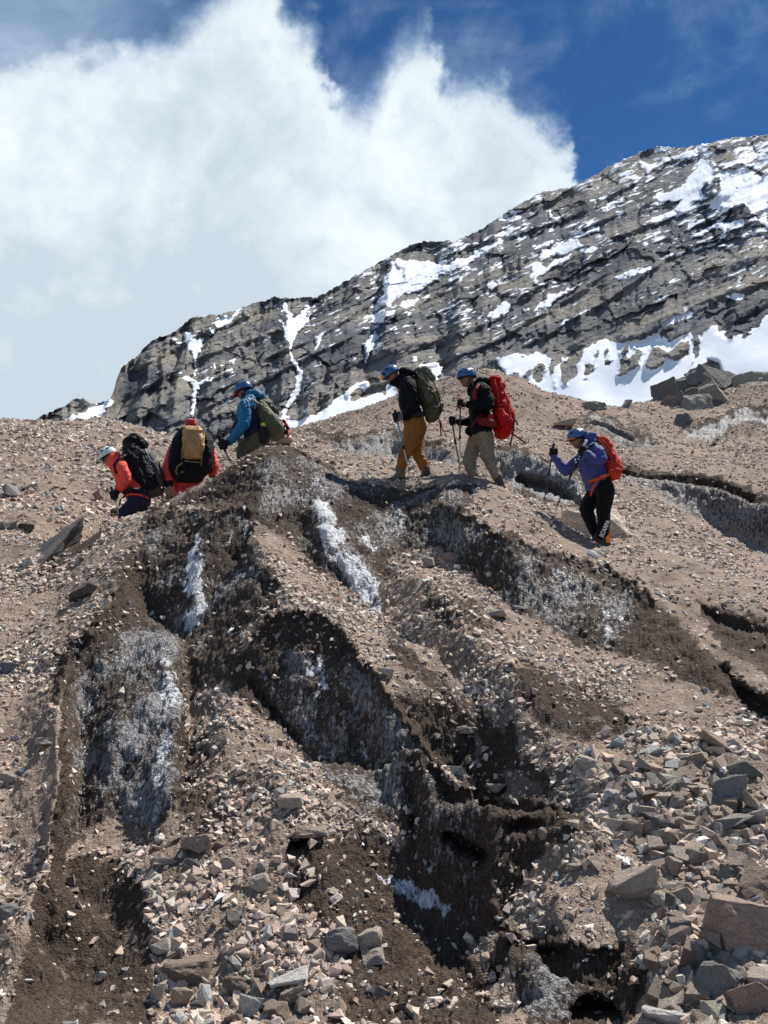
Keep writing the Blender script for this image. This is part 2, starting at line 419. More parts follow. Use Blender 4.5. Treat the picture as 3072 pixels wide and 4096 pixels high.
for a in (35, 40, 47):
    for d in (5.2, 7, 9, 11.5, 14, 18, 24, 31, 40):
        add_pol(math.radians(a), d, float(np.interp(d, [4, 11.5, 18, 31, 40], [-.42, 2.1, 4.1, 10.2, 7])) + _rs.uniform(-.2, .2) * d / 12)
        add_pol(math.radians(-a), d, float(np.interp(d, [4, 12.2, 15, 21, 29, 40], [-.42, 2.7, 3.5, 5.7, 8.2, 6])) + _rs.uniform(-.2, .2) * d / 12)
PP = np.array([pol(p) for p in cdt_pts]); PZ = np.array([p[2] for p in cdt_pts])
vs, es, fs, ov, oe, of = delaunay_2d_cdt([Vector(p) for p in PP], cdt_edges, [], 0, 1e-7)
V2 = np.array([tuple(v) for v in vs]); VZ = np.empty(len(V2))
for i, o in enumerate(ov):
    if o: VZ[i] = PZ[o[0]]
    else:
        j = np.argsort(np.hypot(*(PP - V2[i]).T))[:3]; VZ[i] = PZ[j].mean()
ND = 2000
L0, L1 = math.log(1.0), math.log(90.0)
az_in = np.linspace(math.radians(-22.8), math.radians(22.8), 780)
az_l = np.linspace(-AZM, math.radians(-23.0), 44); AZ = np.concatenate([az_l, az_in, -az_l[::-1]]); NA = len(AZ)
LD = np.linspace(L0, L1, ND)
ZG = np.full((NA, ND), np.nan, np.float64)
for f in fs:
    (xa, ya), (xb, yb), (xc, yc) = V2[f[0]], V2[f[1]], V2[f[2]]
    i0, i1 = np.searchsorted(AZ, min(xa, xb, xc)), np.searchsorted(AZ, max(xa, xb, xc), 'right')
    j0, j1 = np.searchsorted(LD, min(ya, yb, yc)), np.searchsorted(LD, max(ya, yb, yc), 'right')
    if i1 <= i0 or j1 <= j0: continue
    gx, gy = AZ[i0:i1, None], LD[None, j0:j1]
    den = (yb - yc) * (xa - xc) + (xc - xb) * (ya - yc)
    if abs(den) < 1e-14: continue
    wa = ((yb - yc) * (gx - xc) + (xc - xb) * (gy - yc)) / den
    wb = ((yc - ya) * (gx - xc) + (xa - xc) * (gy - yc)) / den
    wc = 1 - wa - wb
    m = (wa > -1e-6) & (wb > -1e-6) & (wc > -1e-6)
    z = wa * VZ[f[0]] + wb * VZ[f[1]] + wc * VZ[f[2]]
    sub = ZG[i0:i1, j0:j1]; sub[m] = z[m]
for k in range(NA):                       # fill the few cells outside the hull
    bad = np.isnan(ZG[k])
    if bad.any(): ZG[k, bad] = np.interp(LD[bad], LD[~bad], ZG[k, ~bad])
for _ in range(2): ZG = boxblur(boxblur(ZG, 3, 0), 5, 1)

# adaptive rows: equal steps of (arc length / distance), sparser right at the feet
NR = 770
DG = np.exp(LD)
dz = np.diff(ZG, axis=1) / DG[1:]; dl = np.diff(LD)
wt = np.sqrt(dl ** 2 + dz ** 2) * np.interp(DG[1:], [1, 4, 5.6, 34, 40, 90], [.1, .15, 1, 1, .3, .1])
cum = np.concatenate([np.zeros((NA, 1)), np.cumsum(wt, 1)], 1)
cum = boxblur(cum, 2, 0)
rows = np.empty((NA, NR))
for k in range(NA): rows[k] = np.interp(np.linspace(0, cum[k, -1], NR), cum[k], LD)
rows = boxblur(rows, 1, 0)
Zr = np.empty((NA, NR))
for k in range(NA): Zr[k] = np.interp(rows[k], LD, ZG[k])
Dr = np.exp(rows)
G = np.stack([np.sin(AZ)[:, None] * Dr, np.cos(AZ)[:, None] * Dr, Zr], -1)      # (NA, NR, 3)

# survey of materials -------------------------------------------------
ice = Raster(); mud = Raster(); dirt = Raster(); white = Raster(); bare = Raster()
def both(pts, i, m): ice.poly(pts, i); mud.poly(pts, m)
both([(305,1150),(380,1118),(540,1104),(548,1180),(500,1260),(450,1340),(402,1428),(372,1420),(345,1340),(308,1300)], .40, .95)   # upper left wall
both([(165,1440),(250,1372),(320,1330),(360,1370),(388,1450),(392,1560),(380,1700),(345,1815),(255,1768),(180,1802),(125,1862),(150,1700),(140,1560)], .56, .8)
mud.poly([(470,1020),(560,965),(640,965),(740,1040),(550,1110),(420,1090),(360,1112),(300,1145),(290,1130),(380,1085),(440,1045)], 1)
mud.poly([(290,1160),(320,1330),(160,1445),(110,1560),(120,1430),(200,1345),(240,1280),(265,1200)], .8)
both([(550,1000),(600,975),(690,990),(745,1036),(860,1058),(1040,1050),(1000,1108),(950,1180),(865,1190),(832,1210),(838,1330),(800,1315),(740,1262),(680,1230),(620,1160),(555,1125)], .42, 1)
both([(560,1345),(640,1318),(720,1342),(765,1405),(850,1530),(935,1640),(975,1695),(960,1760),(900,1790),(850,1775),(790,1750),(700,1678),(590,1548),(535,1482),(545,1400)], .46, 1)
mud.poly([(560,1345),(640,1318),(720,1342),(765,1405),(700,1440),(620,1400),(560,1420)], 1)
ice.poly([(560,1345),(640,1318),(720,1342),(765,1405),(700,1430),(620,1400),(560,1420)], .18, 'set')
both([(940,1100),(1000,1112),(1100,1160),(1200,1196),(1300,1222),(1360,1262),(1380,1330),(1345,1400),(1310,1412),(1230,1385),(1150,1330),(1060,1285),(960,1195)], .42, 1)
mud.poly([(1290,1218),(1400,1280),(1500,1372),(1560,1440),(1620,1520),(1540,1500),(1420,1440),(1330,1410)], .85)
both([(1548,1440),(1600,1465),(1659,1505),(1800,1600),(1800,1680),(1659,1565),(1600,1522)], .25, 1)
mud.poly([(1490,1290),(1659,1340),(1800,1400),(1800,1480),(1659,1460),(1560,1400)], .9)
both([(930,1700),(1000,1715),(1080,1735),(1180,1740),(1290,1775),(1220,1815),(1130,1838),(1060,1870),(1060,1990),(1000,2010),(940,1985),(860,1960),(810,1900),(860,1850),(900,1780)], .28, 1)
mud.poly([(850,1760),(960,1770),(1000,1850),(900,1860)], 1)
both([(1062,1965),(1120,2016),(1245,2035),(1370,2040),(1400,2110),(1350,2230),(1150,2230),(1105,2110)], .2, 1)
ice.poly([(1090,2060),(1180,2050),(1250,2100),(1240,2230),(1150,2230),(1105,2110)], .5)
both([(835,1335),(880,1400),(960,1470),(1040,1540),(1120,1620),(1205,1700),(1190,1712),(1105,1650),(1020,1560),(940,1490),(860,1420),(822,1345)], .46, .9)
ice.poly([(560,1130),(600,1150),(640,1240),(560,1180)], .3)
mud.poly([(100,1870),(200,1840),(300,1900),(330,2040),(330,2230),(0,2230),(30,2110),(70,1990)], .62)
mud.poly([(395,1440),(520,1350),(540,1480),(600,1580),(560,1560),(480,1470),(400,1520)], .7)
ice.poly([(500,1230),(560,1200),(600,1260),(580,1320),(500,1340),(450,1360)], .33)
mud.poly([(500,1200),(600,1230),(600,1310),(520,1360),(440,1400)], .85)
mud.poly([(620,1830),(820,1790),(1000,2000),(1100,2230),(700,2230),(760,2050),(640,1960)], .66)
mud.poly([(380,1600),(440,1560),(480,1760),(560,1800),(420,1810),(370,1740)], .55)
for p in ([(1100,1430),(1300,1480),(1380,1580),(1240,1600),(1120,1520)], [(890,1290),(1020,1300),(1080,1360),(960,1360)], [(700,1760),(820,1770),(780,1800)]): mud.poly(p, .62)
mud.line([(90,1235),(160,1190),(215,1150)], 14, .9)
# white clean ice
white.line([(432,1150),(425,1200),(415,1260),(430,1300),(408,1350),(398,1395)], [8,16,20,17,10,5], .95)
white.line([(448,1140),(450,1260)], 7, .5)
white.line([(530,1090),(532,1160),(520,1185)], [9,9,5], .8)
white.line([(500,1130),(490,1190)], 9, .5)
white.line([(680,1020),(690,1080),(715,1140),(735,1200),(770,1240),(800,1290),(822,1320)], [9,16,26,27,30,26,9], .82)
white.line([(780,1165),(812,1190)], [13,11], 1)
white.line([(860,1100),(868,1160)], 17, .55)
white.line([(350,1400),(368,1500),(355,1620),(340,1780)], [14,18,14,8], .62)
white.line([(200,1500),(190,1620),(260,1560),(280,1640)], 22, .45)
white.line([(655,1420),(665,1460),(690,1420),(700,1480),(690,1510)], [12,12,9,9,6], 1)
white.line([(560,1460),(580,1500)], 7, .7)
white.line([(780,1590),(800,1660)], 9, .6)
white.line([(640,1530),(720,1620),(750,1700)], 16, .42)
white.line([(1165,1200),(1180,1260),(1150,1300)], 14, .5)
white.line([(1200,1240),(1270,1290),(1320,1340),(1310,1395)], [14,14,12,8], .66)
white.line([(1320,1320),(1345,1340)], 8, .9)
white.line([(538,1238),(560,1236)], 6, 1); white.line([(450,1362),(470,1362)], 7, 1)
white.line([(815,1895),(870,1920),(900,1935),(960,1960)], [7,16,22,12], .9)
white.line([(1225,2085),(1245,2090)], 9, 1)
white.line([(1000,1500),(1020,1520)], 10, .6); white.line([(880,1380),(890,1400)], 8, .6)
white.line([(920,1850),(960,1900)], 18, .4)
white.line([(1600,1490),(1640,1530)], 8, .5)
# dry dusty paths
dirt.poly([(980,1030),(1090,1060),(1180,1120),(1290,1180),(1420,1200),(1480,1260),(1580,1360),(1659,1440),(1659,1500),(1540,1400),(1430,1290),(1330,1228),(1160,1180),(1060,1120),(980,1060)], .8)
dirt.poly([(0,1480),(60,1500),(120,1600),(120,1720),(80,1850),(30,1960),(0,1950)], .8)
dirt.poly([(300,1145),(420,1105),(520,1100),(520,1092),(430,1086),(350,1108)], .9)
dirt.poly([(140,1240),(300,1160),(260,1210),(220,1290),(140,1360),(60,1300)], .5)
dirt.poly([(1130,1860),(1300,1840),(1400,1880),(1420,1960),(1300,2000),(1160,1990)], .8)
bare.poly([(100,1870),(200,1840),(300,1900),(330,2040),(330,2230),(0,2230),(30,2110),(70,1990)], .9)
bare.poly([(1400,1260),(1480,1290),(1659,1480),(1659,1540),(1500,1400)], .6)
bare.poly([(1480,1200),(1659,1420),(1659,1700),(1540,1560),(1300,1440),(1380,1300)], .6)
# mid-distance cliffs
mice = Raster(); mdark = Raster()
for p, v in (([(690,950),(745,962),(800,946),(850,938),(900,955),(960,975),(1000,992),(985,1006),(850,1001),(745,986)], .50),
             ([(1075,965),(1120,980),(1180,1003),(1230,1030),(1262,1048),(1262,1078),(1225,1096),(1170,1080),(1120,1060),(1088,1034)], .55),
             ([(1252,898),(1282,895),(1312,908),(1368,935),(1415,955),(1425,972),(1383,968),(1342,955),(1287,932)], .46),
             ([(1473,940),(1531,924),(1581,905),(1619,895),(1659,905),(1800,905),(1800,945),(1659,933),(1619,914),(1589,928),(1544,949),(1516,962),(1488,956)], .74),
             ([(1335,1018),(1400,1028),(1450,1034),(1500,1044),(1560,1052),(1600,1072),(1659,1092),(1800,1120),(1800,1255),(1659,1214),(1620,1188),(1580,1166),(1520,1138),(1450,1104),(1380,1070),(1332,1042)], .43)):
    mice.poly(p, v)
mdark.poly([(1130,1030),(1250,1065),(1262,1100),(1180,1092),(1110,1060)], 1)
mdark.poly([(1345,1125),(1420,1140),(1500,1180),(1440,1192),(1360,1168)], .9)  # band of shadow above the crest, painted in as dark mud tone
mdark.poly([(1330,1005),(1450,1020),(1560,1038),(1659,1072),(1659,1092),(1560,1052),(1450,1034),(1335,1018)], .8)
mdark.poly([(1450,860),(1560,830),(1560,900),(1460,910),(1420,890)], .3)
mud.poly([(400,1480),(640,1640),(800,1800),(1000,2000),(1100,2230),(200,2230),(180,1850),(400,1820)], .34); mud.poly([(620,1240),(900,1430),(1180,1720),(1000,1690),(740,1400)], .30); mud.poly([(900,1220),(1300,1430),(1620,1640),(1300,1760),(1000,1500)], .34); mud.poly([(0,1180),(280,1180),(120,1500),(0,1900)], .26)
for r in (ice, mud, dirt, bare): r.blur(5)
white.blur(2)
for l_ in ([(690,938),(745,946),(800,934),(850,930),(900,948),(960,966)], [(1075,962),(1120,974),(1180,998),(1230,1024),(1262,1044)], [(1250,894),(1300,902),(1370,930),(1415,952)], [(1473,938),(1531,919),(1581,899),(1619,888),(1659,898)],
           [(1335,1008),(1400,1019),(1450,1023),(1500,1033),(1560,1041),(1600,1060),(1659,1080),(1800,1110)]): mdark.line(l_, 7, 1)
mice.blur(2); mdark.blur(2)

px, py = project(G); px = px / K; py = py / K
dist = Dr
wx = px + 12 * perlin(np.stack([px / 22, py / 22, px * 0], -1)) + 5 * perlin(np.stack([px / 8, py / 8, px * 0 + 3], -1))
wy = py + 12 * perlin(np.stack([px / 22, py / 22, px * 0 + 9], -1)) + 5 * perlin(np.stack([px / 8, py / 8, px * 0 + 12], -1))
near = 1 - sstep(.0, .25, dist - (crest_d(px) + .15)); near = np.where(dist < 5, 0, near)
mid = sstep(15.0, 16.5, dist)
a_ice = near * ice.at(wx, wy) + mid * mice.at(wx, wy)
a_mud = near * mud.at(wx, wy) + mid * np.maximum(np.maximum(mice.at(wx, wy) * 1.1, mdark.at(wx, wy)), .30)
a_white = near * white.at(wx, wy) + mid * np.clip(mice.at(wx, wy) - .72, 0, 1) * 2.2
a_dirt = near * dirt.at(wx, wy) + mid * .45
a_bare = near * bare.at(wx, wy)
# steep faces that the survey misses (seen from elsewhere) are muddy as well
def normals(G):
    a = np.gradient(G, axis=0); b = np.gradient(G, axis=1)
    n = np.cross(a, b); n /= np.linalg.norm(n, axis=-1)[..., None] + 1e-9
    n[n[..., 2] < 0] *= -1
    return n
patch = sstep(-.28, .38, fbm(G * np.array([1.7, 1.7, 1.0]) + 31, 4, .6))
a_ice = a_ice * np.where(dist < 15, .55 + .70 * patch, .95 + .3 * patch); a_white = a_white * (.55 + .6 * sstep(-.4, .3, fbm(G * np.array([3.2, 3.2, 1.6]) + 8, 3, .6)))
Nn = normals(G)
slope = 1 - Nn[..., 2]
a_mud = np.maximum(a_mud, .8 * sstep(.42, .62, slope))
# relief: swells, clods in the mud, flutes in the ice, all pushed out along the surface normal
amp = np.clip(dist / 9, .5, 2.2)
n_big = fbm(G * 1.3, 3) * .05
n_med = fbm(G * np.array([4.2, 4.2, 4.2]), 3) * .030
flute = fbm(np.stack([G[..., 0] * 4.5, G[..., 1] * 4.5, Zr * 1.3], -1), 4, .6, ridged=True) * .075
q = G * np.array([11, 11, 9]); q = q + .8 * perlin(G * 6)[..., None]
clod = np.abs(fbm(q, 3, .6)) 
lump = fbm(G * 24.0, 2, .6)
disp = n_big + n_med * amp ** .5 + a_mud * (1 - .55 * np.clip(a_ice * 2, 0, 1)) * (.10 * clod - .02 + .024 * lump) * amp ** .3 * (1 - .45 * sstep(.45, .9, a_white)) * (1 - .6 * a_bare) + np.clip(a_ice * 1.6, 0, 1) * flute * .85 * amp ** .4 + (1 - a_mud) * .014 * lump
disp *= 1 - .75 * (sstep(-.5, -.1, dist - crest_d(px)) * (1 - sstep(1.2, 2.2, dist - crest_d(px))))
G = G + Nn * disp[..., None]
# crusts of dirt that overhang the ice, and the hollows melted out below them
rim = Raster(); cave = Raster()
for l in ([(300,1148),(350,1110),(430,1099),(510,1096),(545,1104)], [(560,1340),(620,1314),(690,1320),(735,1345),(768,1400),(830,1482),(880,1562),(930,1634),(980,1692),(1060,1720),(1150,1728),(1230,1742)],
          [(945,1092),(1000,1108),(1080,1150),(1160,1184),(1250,1206),(1330,1232),(1420,1292)], [(640,960),(690,988),(740,1020),(860,1045),(1000,1045)], [(1065,1960),(1117,2012),(1168,2034),(1245,2026),(1322,2044)],
          [(1550,1430),(1600,1460),(1659,1500),(1800,1600)], [(268,1200),(245,1280),(200,1350),(150,1420),(124,1550),(128,1700),(98,1850)]): rim.line(l, 7)
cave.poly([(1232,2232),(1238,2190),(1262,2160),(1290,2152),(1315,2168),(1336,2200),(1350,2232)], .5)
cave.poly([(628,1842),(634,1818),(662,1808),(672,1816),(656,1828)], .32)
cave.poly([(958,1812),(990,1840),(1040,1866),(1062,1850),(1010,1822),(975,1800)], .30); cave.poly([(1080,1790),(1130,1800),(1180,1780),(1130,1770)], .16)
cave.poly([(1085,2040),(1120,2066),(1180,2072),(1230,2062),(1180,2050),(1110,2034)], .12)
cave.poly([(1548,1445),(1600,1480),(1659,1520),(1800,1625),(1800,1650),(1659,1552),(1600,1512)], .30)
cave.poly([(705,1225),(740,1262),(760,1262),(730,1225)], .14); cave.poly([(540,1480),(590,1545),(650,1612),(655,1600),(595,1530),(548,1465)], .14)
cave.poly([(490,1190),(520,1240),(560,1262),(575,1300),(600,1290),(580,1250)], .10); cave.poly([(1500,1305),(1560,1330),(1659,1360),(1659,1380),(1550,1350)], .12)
mc = Raster(); mc.poly([(1125,1028),(1180,1048),(1250,1078),(1262,1094),(1180,1076),(1115,1048)], .5); mc.poly([(1345,1022),(1450,1034),(1560,1050),(1640,1080),(1640,1086),(1560,1058),(1450,1042),(1345,1030)], .25)
mc.poly([(1255,912),(1300,915),(1368,944),(1368,950),(1300,922)], .3)
rim.blur(2); cave.blur(2); mc.blur(1)
push = near * (cave.at(px * .4 + wx * .6, py * .4 + wy * .6) * .95 - .085 * rim.at(wx, wy)) + mid * mc.at(px, py)
G[..., 0] += np.sin(AZ)[:, None] * push; G[..., 1] += np.cos(AZ)[:, None] * push
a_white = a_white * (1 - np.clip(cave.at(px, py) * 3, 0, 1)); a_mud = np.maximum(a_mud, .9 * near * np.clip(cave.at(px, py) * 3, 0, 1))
# vegetation-free moraine far off: coarse lumps
G[..., 2] += mid * fbm(G * np.array([.35, .35, .3]), 3) * .22

def ground_material():
    M = Mat('moraine ground'); ice_, mud_, wh, di = M.attr('ice'), M.attr('mud'), M.attr('white'), M.attr('dirt')
    p = M.pos()
    n_lo = M.noise(p, 1.1, 5, .6); n_mid = M.noise(p, 7, 6, .65); n_hi = M.noise(p, 55, 5, .7)
    # gravel and dry dirt
    v1 = M.vor(p, 26); v2 = M.vor(p, 70)
    g = M.mix(M.ramp(n_lo, .35, .65), (.268, .192, .143), (.152, .110, .083))
    pb = M.mix(v1.outputs['Color'], (.17, .130, .102), (.53, .45, .37))
    g = M.mix(M.math('MULTIPLY', M.ramp(n_mid, .42, .62), .6), g, pb)
    g = M.mix(M.math('MULTIPLY', M.ramp(n_hi, .40, .70), .5), g, (.45, .37, .30))
    dust = M.mix(M.ramp(n_mid, .3, .7), (.335, .258, .205), (.235, .178, .139))
    g = M.mix(M.math('MULTIPLY', di, M.ramp(n_mid, .25, .5)), g, dust)
    ms_ = M.n('ShaderNodeMapping'); M.L(M.pos((1, 1, 1), (0, 0, math.radians(35))), ms_.inputs[0]); ms_.inputs['Scale'].default_value = (2.6, .5, .6)
    wet = M.noise(ms_.outputs[0], .9, 6, .68, .5)
    g = M.mix(M.ramp(wet, .50, .66, 0, .62), g, (.115, .082, .061))
    # wet crumbly mud
    md = M.mix(M.ramp(n_hi, .35, .7), (.032, .023, .018), (.100, .070, .050))
    md = M.mix(M.math('MULTIPLY', M.ramp(n_lo, .45, .7), .5), md, (.12, .088, .063))
    mf = M.ramp(M.math('ADD', mud_, M.math('MULTIPLY', M.math('SUBTRACT', n_mid, .5), 1.1)), .36, .56)
    col = M.mix(mf, g, md)
    # dirty ice in vertical streaks, clean white ice in patches
    ps = M.pos((1, 1, .16))
    s1 = M.noise(ps, 17, 8, .72, .6); s2 = M.noise(ps, 38, 5, .7)
    st = M.math('ADD', M.math('MULTIPLY', s1, .62), M.math('MULTIPLY', s2, .38))
    ic = M.mix(M.ramp(s2, .35, .65), (.085, .082, .082), (.36, .355, .352))
    crumb = M.noise(p, 24, 6, .75, .5)
    f_ice = M.ramp(M.math('ADD', M.math('MULTIPLY', ice_, .62), M.math('ADD', M.math('SUBTRACT', st, .5), M.math('MULTIPLY', M.math('SUBTRACT', crumb, .5), .9))), .21, .36)
    col = M.mix(M.math('MULTIPLY', f_ice, .88), col, ic)
    f_wh = M.ramp(M.math('ADD', M.math('MULTIPLY', wh, .5), M.math('ADD', M.math('SUBTRACT', st, .5), M.math('MULTIPLY', M.math('SUBTRACT', crumb, .5), .7))), .24, .42)
    col = M.mix(f_wh, col, M.mix(M.ramp(s2, .35, .6), (.36, .37, .39), (.72, .74, .77)))
    h = M.math('ADD', M.math('MULTIPLY', n_hi, .5), M.math('MULTIPLY', v1.outputs['Distance'], -.5))
    b1 = M.bump(h, .9, .03)
    b2 = M.bump(M.math('ADD', n_mid, M.math('MULTIPLY', v2.outputs['Distance'], -.4)), .8, .03, b1)
    rgh = M.mix(M.math('MAXIMUM', f_ice, f_wh), (.92, .92, .92), (.42, .42, .42))
    return M.set(col, rgh, b2)
ground_o = grid_mesh('ground', G, {'ice': a_ice, 'mud': a_mud, 'white': a_white, 'dirt': a_dirt}, ground_material())
tag(ground_o, kind='structure')

# height look-up for everything that stands on it
NG = normals(G)
def ground_z(X, Y):
    a = np.arctan2(X, Y); l = np.log(np.maximum(np.hypot(X, Y), 1.0))
    fa = np.interp(a, AZ, np.arange(NA)); fl = np.clip((l - L0) / (L1 - L0) * (ND - 1), 0, ND - 1.001)
    i = np.minimum(fa.astype(int), NA - 2); j = fl.astype(int); fa = fa - i; fl = fl - j
    return (ZG[i, j] * (1 - fa) + ZG[i + 1, j] * fa) * (1 - fl) + (ZG[i, j + 1] * (1 - fa) + ZG[i + 1, j + 1] * fa) * fl
def hit(x, y, dmin=4.0, dmax=60.0):
    """where the line of sight through photo px (x, y) meets the ground: point and distance"""
    a, b, c = ray(x, y)
    d = np.exp(np.linspace(math.log(dmin), math.log(dmax), 2500))
    z = ground_z(a * d, b * d); below = (CAM[2] + c * d) <= z
    if not below.any(): return None
    dd = d[np.argmax(below)]
    return np.array([a * dd, b * dd, CAM[2] + c * dd]), dd

# ================================================================== MOUNTAIN
A_ = lambda x, y: (216 + .4232 * x, 486 + .4232 * y)
B_ = lambda x, y: (810 + .5117 * x, 270 + .5117 * y)
sky_x = [-420, -100, 30, 78, 88, 100, 118, 140, 160, 180, 200, 215, 238, 246, 252, 262, 282, 300, 315, 330, 350, 370, 392, 410, 425, 440, 455, 470, 500, 520, 548, 580, 592, 600, 680, 700, 740, 760, 800, 830, 880, 905, 940, 980, 1010, 1040, 1070, 1100, 1140, 1165, 1200, 1240, 1262, 1290, 1330, 1350, 1390, 1425, 1460, 1500, 1530, 1560, 1580, 1620, 1659, 1800, 2080]
sky_y = [990, 960, 930, 908, 899, 895, 886, 876, 863, 860, 874, 870, 863, 842, 818, 796, 780, 766, 748, 735, 727, 720, 706, 688, 685, 684, 680, 681, 672, 667, 655, 649, 640, 645, 642, 636, 612, 600, 578, 560, 532, 524, 521, 523, 510, 496, 474, 455, 431, 417, 409, 404, 390, 376, 352, 344, 326, 315, 321, 315, 310, 303, 298, 296, 291, 275, 300]
def skyline(x):
    y = np.interp(x, sky_x, sky_y)
    j = np.stack([x / 16, x * 0, x * 0], -1)
    return y + fbm(j, 4, .6) * 7 + np.maximum(fbm(j * 2.3 + 5, 3), 0) * -6
snow = Raster(); field = Raster(); darkr = Raster(); tan = Raster(); isl = Raster()
def PA(pts, v=1.0, r=snow): r.poly([A_(*p) for p in pts], v)
def PB(pts, v=1.0, r=snow): r.poly([B_(*p) for p in pts], v)
PA([(620,470),(700,440),(765,420),(700,455),(660,490),(610,530),(600,500)])
PA([(435,550),(470,560),(500,590),(545,570),(520,610),(500,650),(490,690),(487,780),(476,780),(480,690),(465,640),(445,600)])
PA([(395,795),(440,780),(480,785),(510,795),(560,775),(590,765),(580,785),(520,805),(505,830),(498,870),(485,930),(480,985),(460,985),(468,900),(478,850),(468,815),(440,795)])
PA([(890,455),(930,490),(955,505),(935,400),(950,400),(975,460),(985,480),(1030,440),(1055,400),(1070,430),(1035,480),(1060,475),(1100,430),(1112,440),(1070,490),(1020,540),(990,590),(972,640),(985,680),(1022,710),(1037,760),(1015,830),(995,890),(960,940),(935,985),(925,960),(940,910),(975,860),(1000,800),(1008,745),(978,690),(958,650),(965,600),(945,550),(915,500)])
PA([(1105,570),(1145,545),(1120,610),(1085,675),(1100,620)])
PA([(1365,590),(1410,535),(1412,570),(1385,640),(1368,665),(1350,650),(1348,610)])
PA([(1350,650),(1368,660),(1360,740),(1352,740)], .8)
PA([(1405,455),(1425,445),(1430,480),(1415,500)], .8)
PA([(655,690),(700,685),(690,705),(660,700)]); PA([(580,700),(592,695),(588,735),(578,745)])
PA([(375,575),(398,570),(395,600),(372,600)]); PA([(570,510),(590,510),(575,550),(560,560)])
PA([(965,1080),(925,1030),(940,975),(1000,1000),(1100,970),(1160,940),(1210,880),(1280,830),(1340,790),(1375,785),(1370,830),(1330,870),(1380,880),(1450,830),(1490,815),(1520,850),(1540,900),(1400,960),(1250,1010),(1100,1040)])
PA([(965,1080),(925,1030),(940,975),(1000,1000),(1100,970),(1160,940),(1210,890),(1280,900),(1380,890),(1450,850),(1490,825),(1520,850),(1540,900),(1400,960),(1250,1010),(1100,1040)], 1, field)
PA([(1275,890),(1300,835),(1350,830),(1345,860),(1330,885),(1290,898)], 1, isl); PA([(1375,865),(1380,820),(1440,800),(1450,840),(1420,870)], 1, isl)
PA([(1460,190),(1520,175),(1560,185),(1660,178),(1720,230),(1640,290),(1600,310),(1540,350),(1490,360),(1440,420),(1418,390),(1440,350),(1470,330),(1500,280),(1530,230),(1480,210)], .72)
PA([(1560,200),(1700,200),(1640,280),(1560,330),(1520,320),(1560,260)], 1)
PA([(-160,1010),(-180,985),(-60,945),(0,920),(70,890),(60,920),(20,960),(-10,985),(-60,1010)], 1)
PA([(-160,1010),(-140,965),(0,925),(60,900),(40,940),(-60,1010)], 1, field)
for x, y in ((250,690),(290,640),(350,580),(560,600),(610,560),(730,550),(760,490),(1340,305),(1250,345),(1600,690),(780,630)):
    PA([(x-22,y+6),(x+20,y-8),(x+24,y-1),(x-10,y+9)], .85)
PB([(30,640),(100,575),(230,565),(270,600),(400,545),(540,460),(530,500),(440,560),(300,630),(200,700),(120,720),(60,770),(20,740)], .66)
PB([(730,380),(745,345),(750,370),(738,418)]); PB([(830,470),(940,430),(965,440),(850,482)], .85); PB([(940,350),(1050,310),(1060,320),(960,365)], .7)
PB([(660,645),(668,580),(700,585),(715,600),(830,545),(845,555),(760,595),(690,640)])
PB([(700,520),(840,480),(940,515),(930,540),(840,540),(760,560),(700,580)], .62)
PB([(1000,637),(1080,615),(1150,585),(1165,600),(1100,630),(1030,657)]); PB([(925,668),(1000,638),(1010,645),(940,670)], .8)
PB([(485,705),(478,650),(512,655),(500,700)]); PB([(400,850),(470,800),(480,770),(430,810)], .7)
PB([(470,805),(520,765),(555,750),(572,775),(550,815),(535,800),(510,822)]); PB([(618,788),(650,755),(645,785)])
PB([(660,790),(720,735),(800,700),(880,650),(878,665),(810,712),(740,755),(670,792)], .8)
PB([(770,850),(800,810),(830,815),(800,850)], .6); PB([(1330,470),(1400,430),(1410,450),(1340,480)], .8)
PB([(1190,305),(1290,260),(1340,210),(1370,140),(1440,180),(1405,230),(1372,300),(1320,345),(1240,388),(1230,380),(1290,320),(1200,330)])
PB([(1460,200),(1560,170),(1610,210),(1720,200),(1720,340),(1600,370),(1540,330),(1480,345),(1410,360),(1400,320),(1450,270)], .74)
PB([(1480,200),(1550,172),(1590,210),(1500,240)], 1)
PB([(1140,200),(1180,170),(1190,180),(1150,215)], .8); PB([(1270,150),(1330,108),(1360,128),(1300,145)])
PB([(1400,435),(1480,405),(1545,400),(1552,430),(1440,445)]); PB([(1610,380),(1640,385),(1680,420),(1680,455),(1640,440)])
PB([(1430,510),(1470,498),(1500,505),(1450,515)]); PB([(1330,575),(1400,550),(1400,562),(1340,585)], .8)
PB([(1560,450),(1640,440),(1650,450),(1570,468)], .8); PB([(1100,150),(1200,170),(1230,200),(1130,190)], .6)
PB([(1180,880),(1230,830),(1275,800),(1345,788),(1345,805),(1290,825),(1225,865)]); PB([(1475,722),(1540,705),(1568,716),(1555,728),(1500,732)])
PB([(1215,335),(1190,300),(1205,360)], .7); PB([(510,310),(600,250),(660,240),(560,320)], .0)
BIG = [(505,985),(620,962),(730,966),(745,1000),(790,978),(870,985),(885,940),(960,905),(1040,915),(1130,905),(1190,870),(1250,895),(1340,880),(1380,850),(1440,835),(1480,870),(1560,880),(1600,850),(1659,800),(2200,760),(2200,1200),(1190,1260),(980,1260),(860,1240),(700,1140),(540,1030)]
PB(BIG); PB(BIG, 1, field)
PB([(150,1000),(160,965),(175,970),(170,1000)]); PB([(190,1005),(235,1005),(290,1015),(270,1050),(250,1080),(190,1040)])
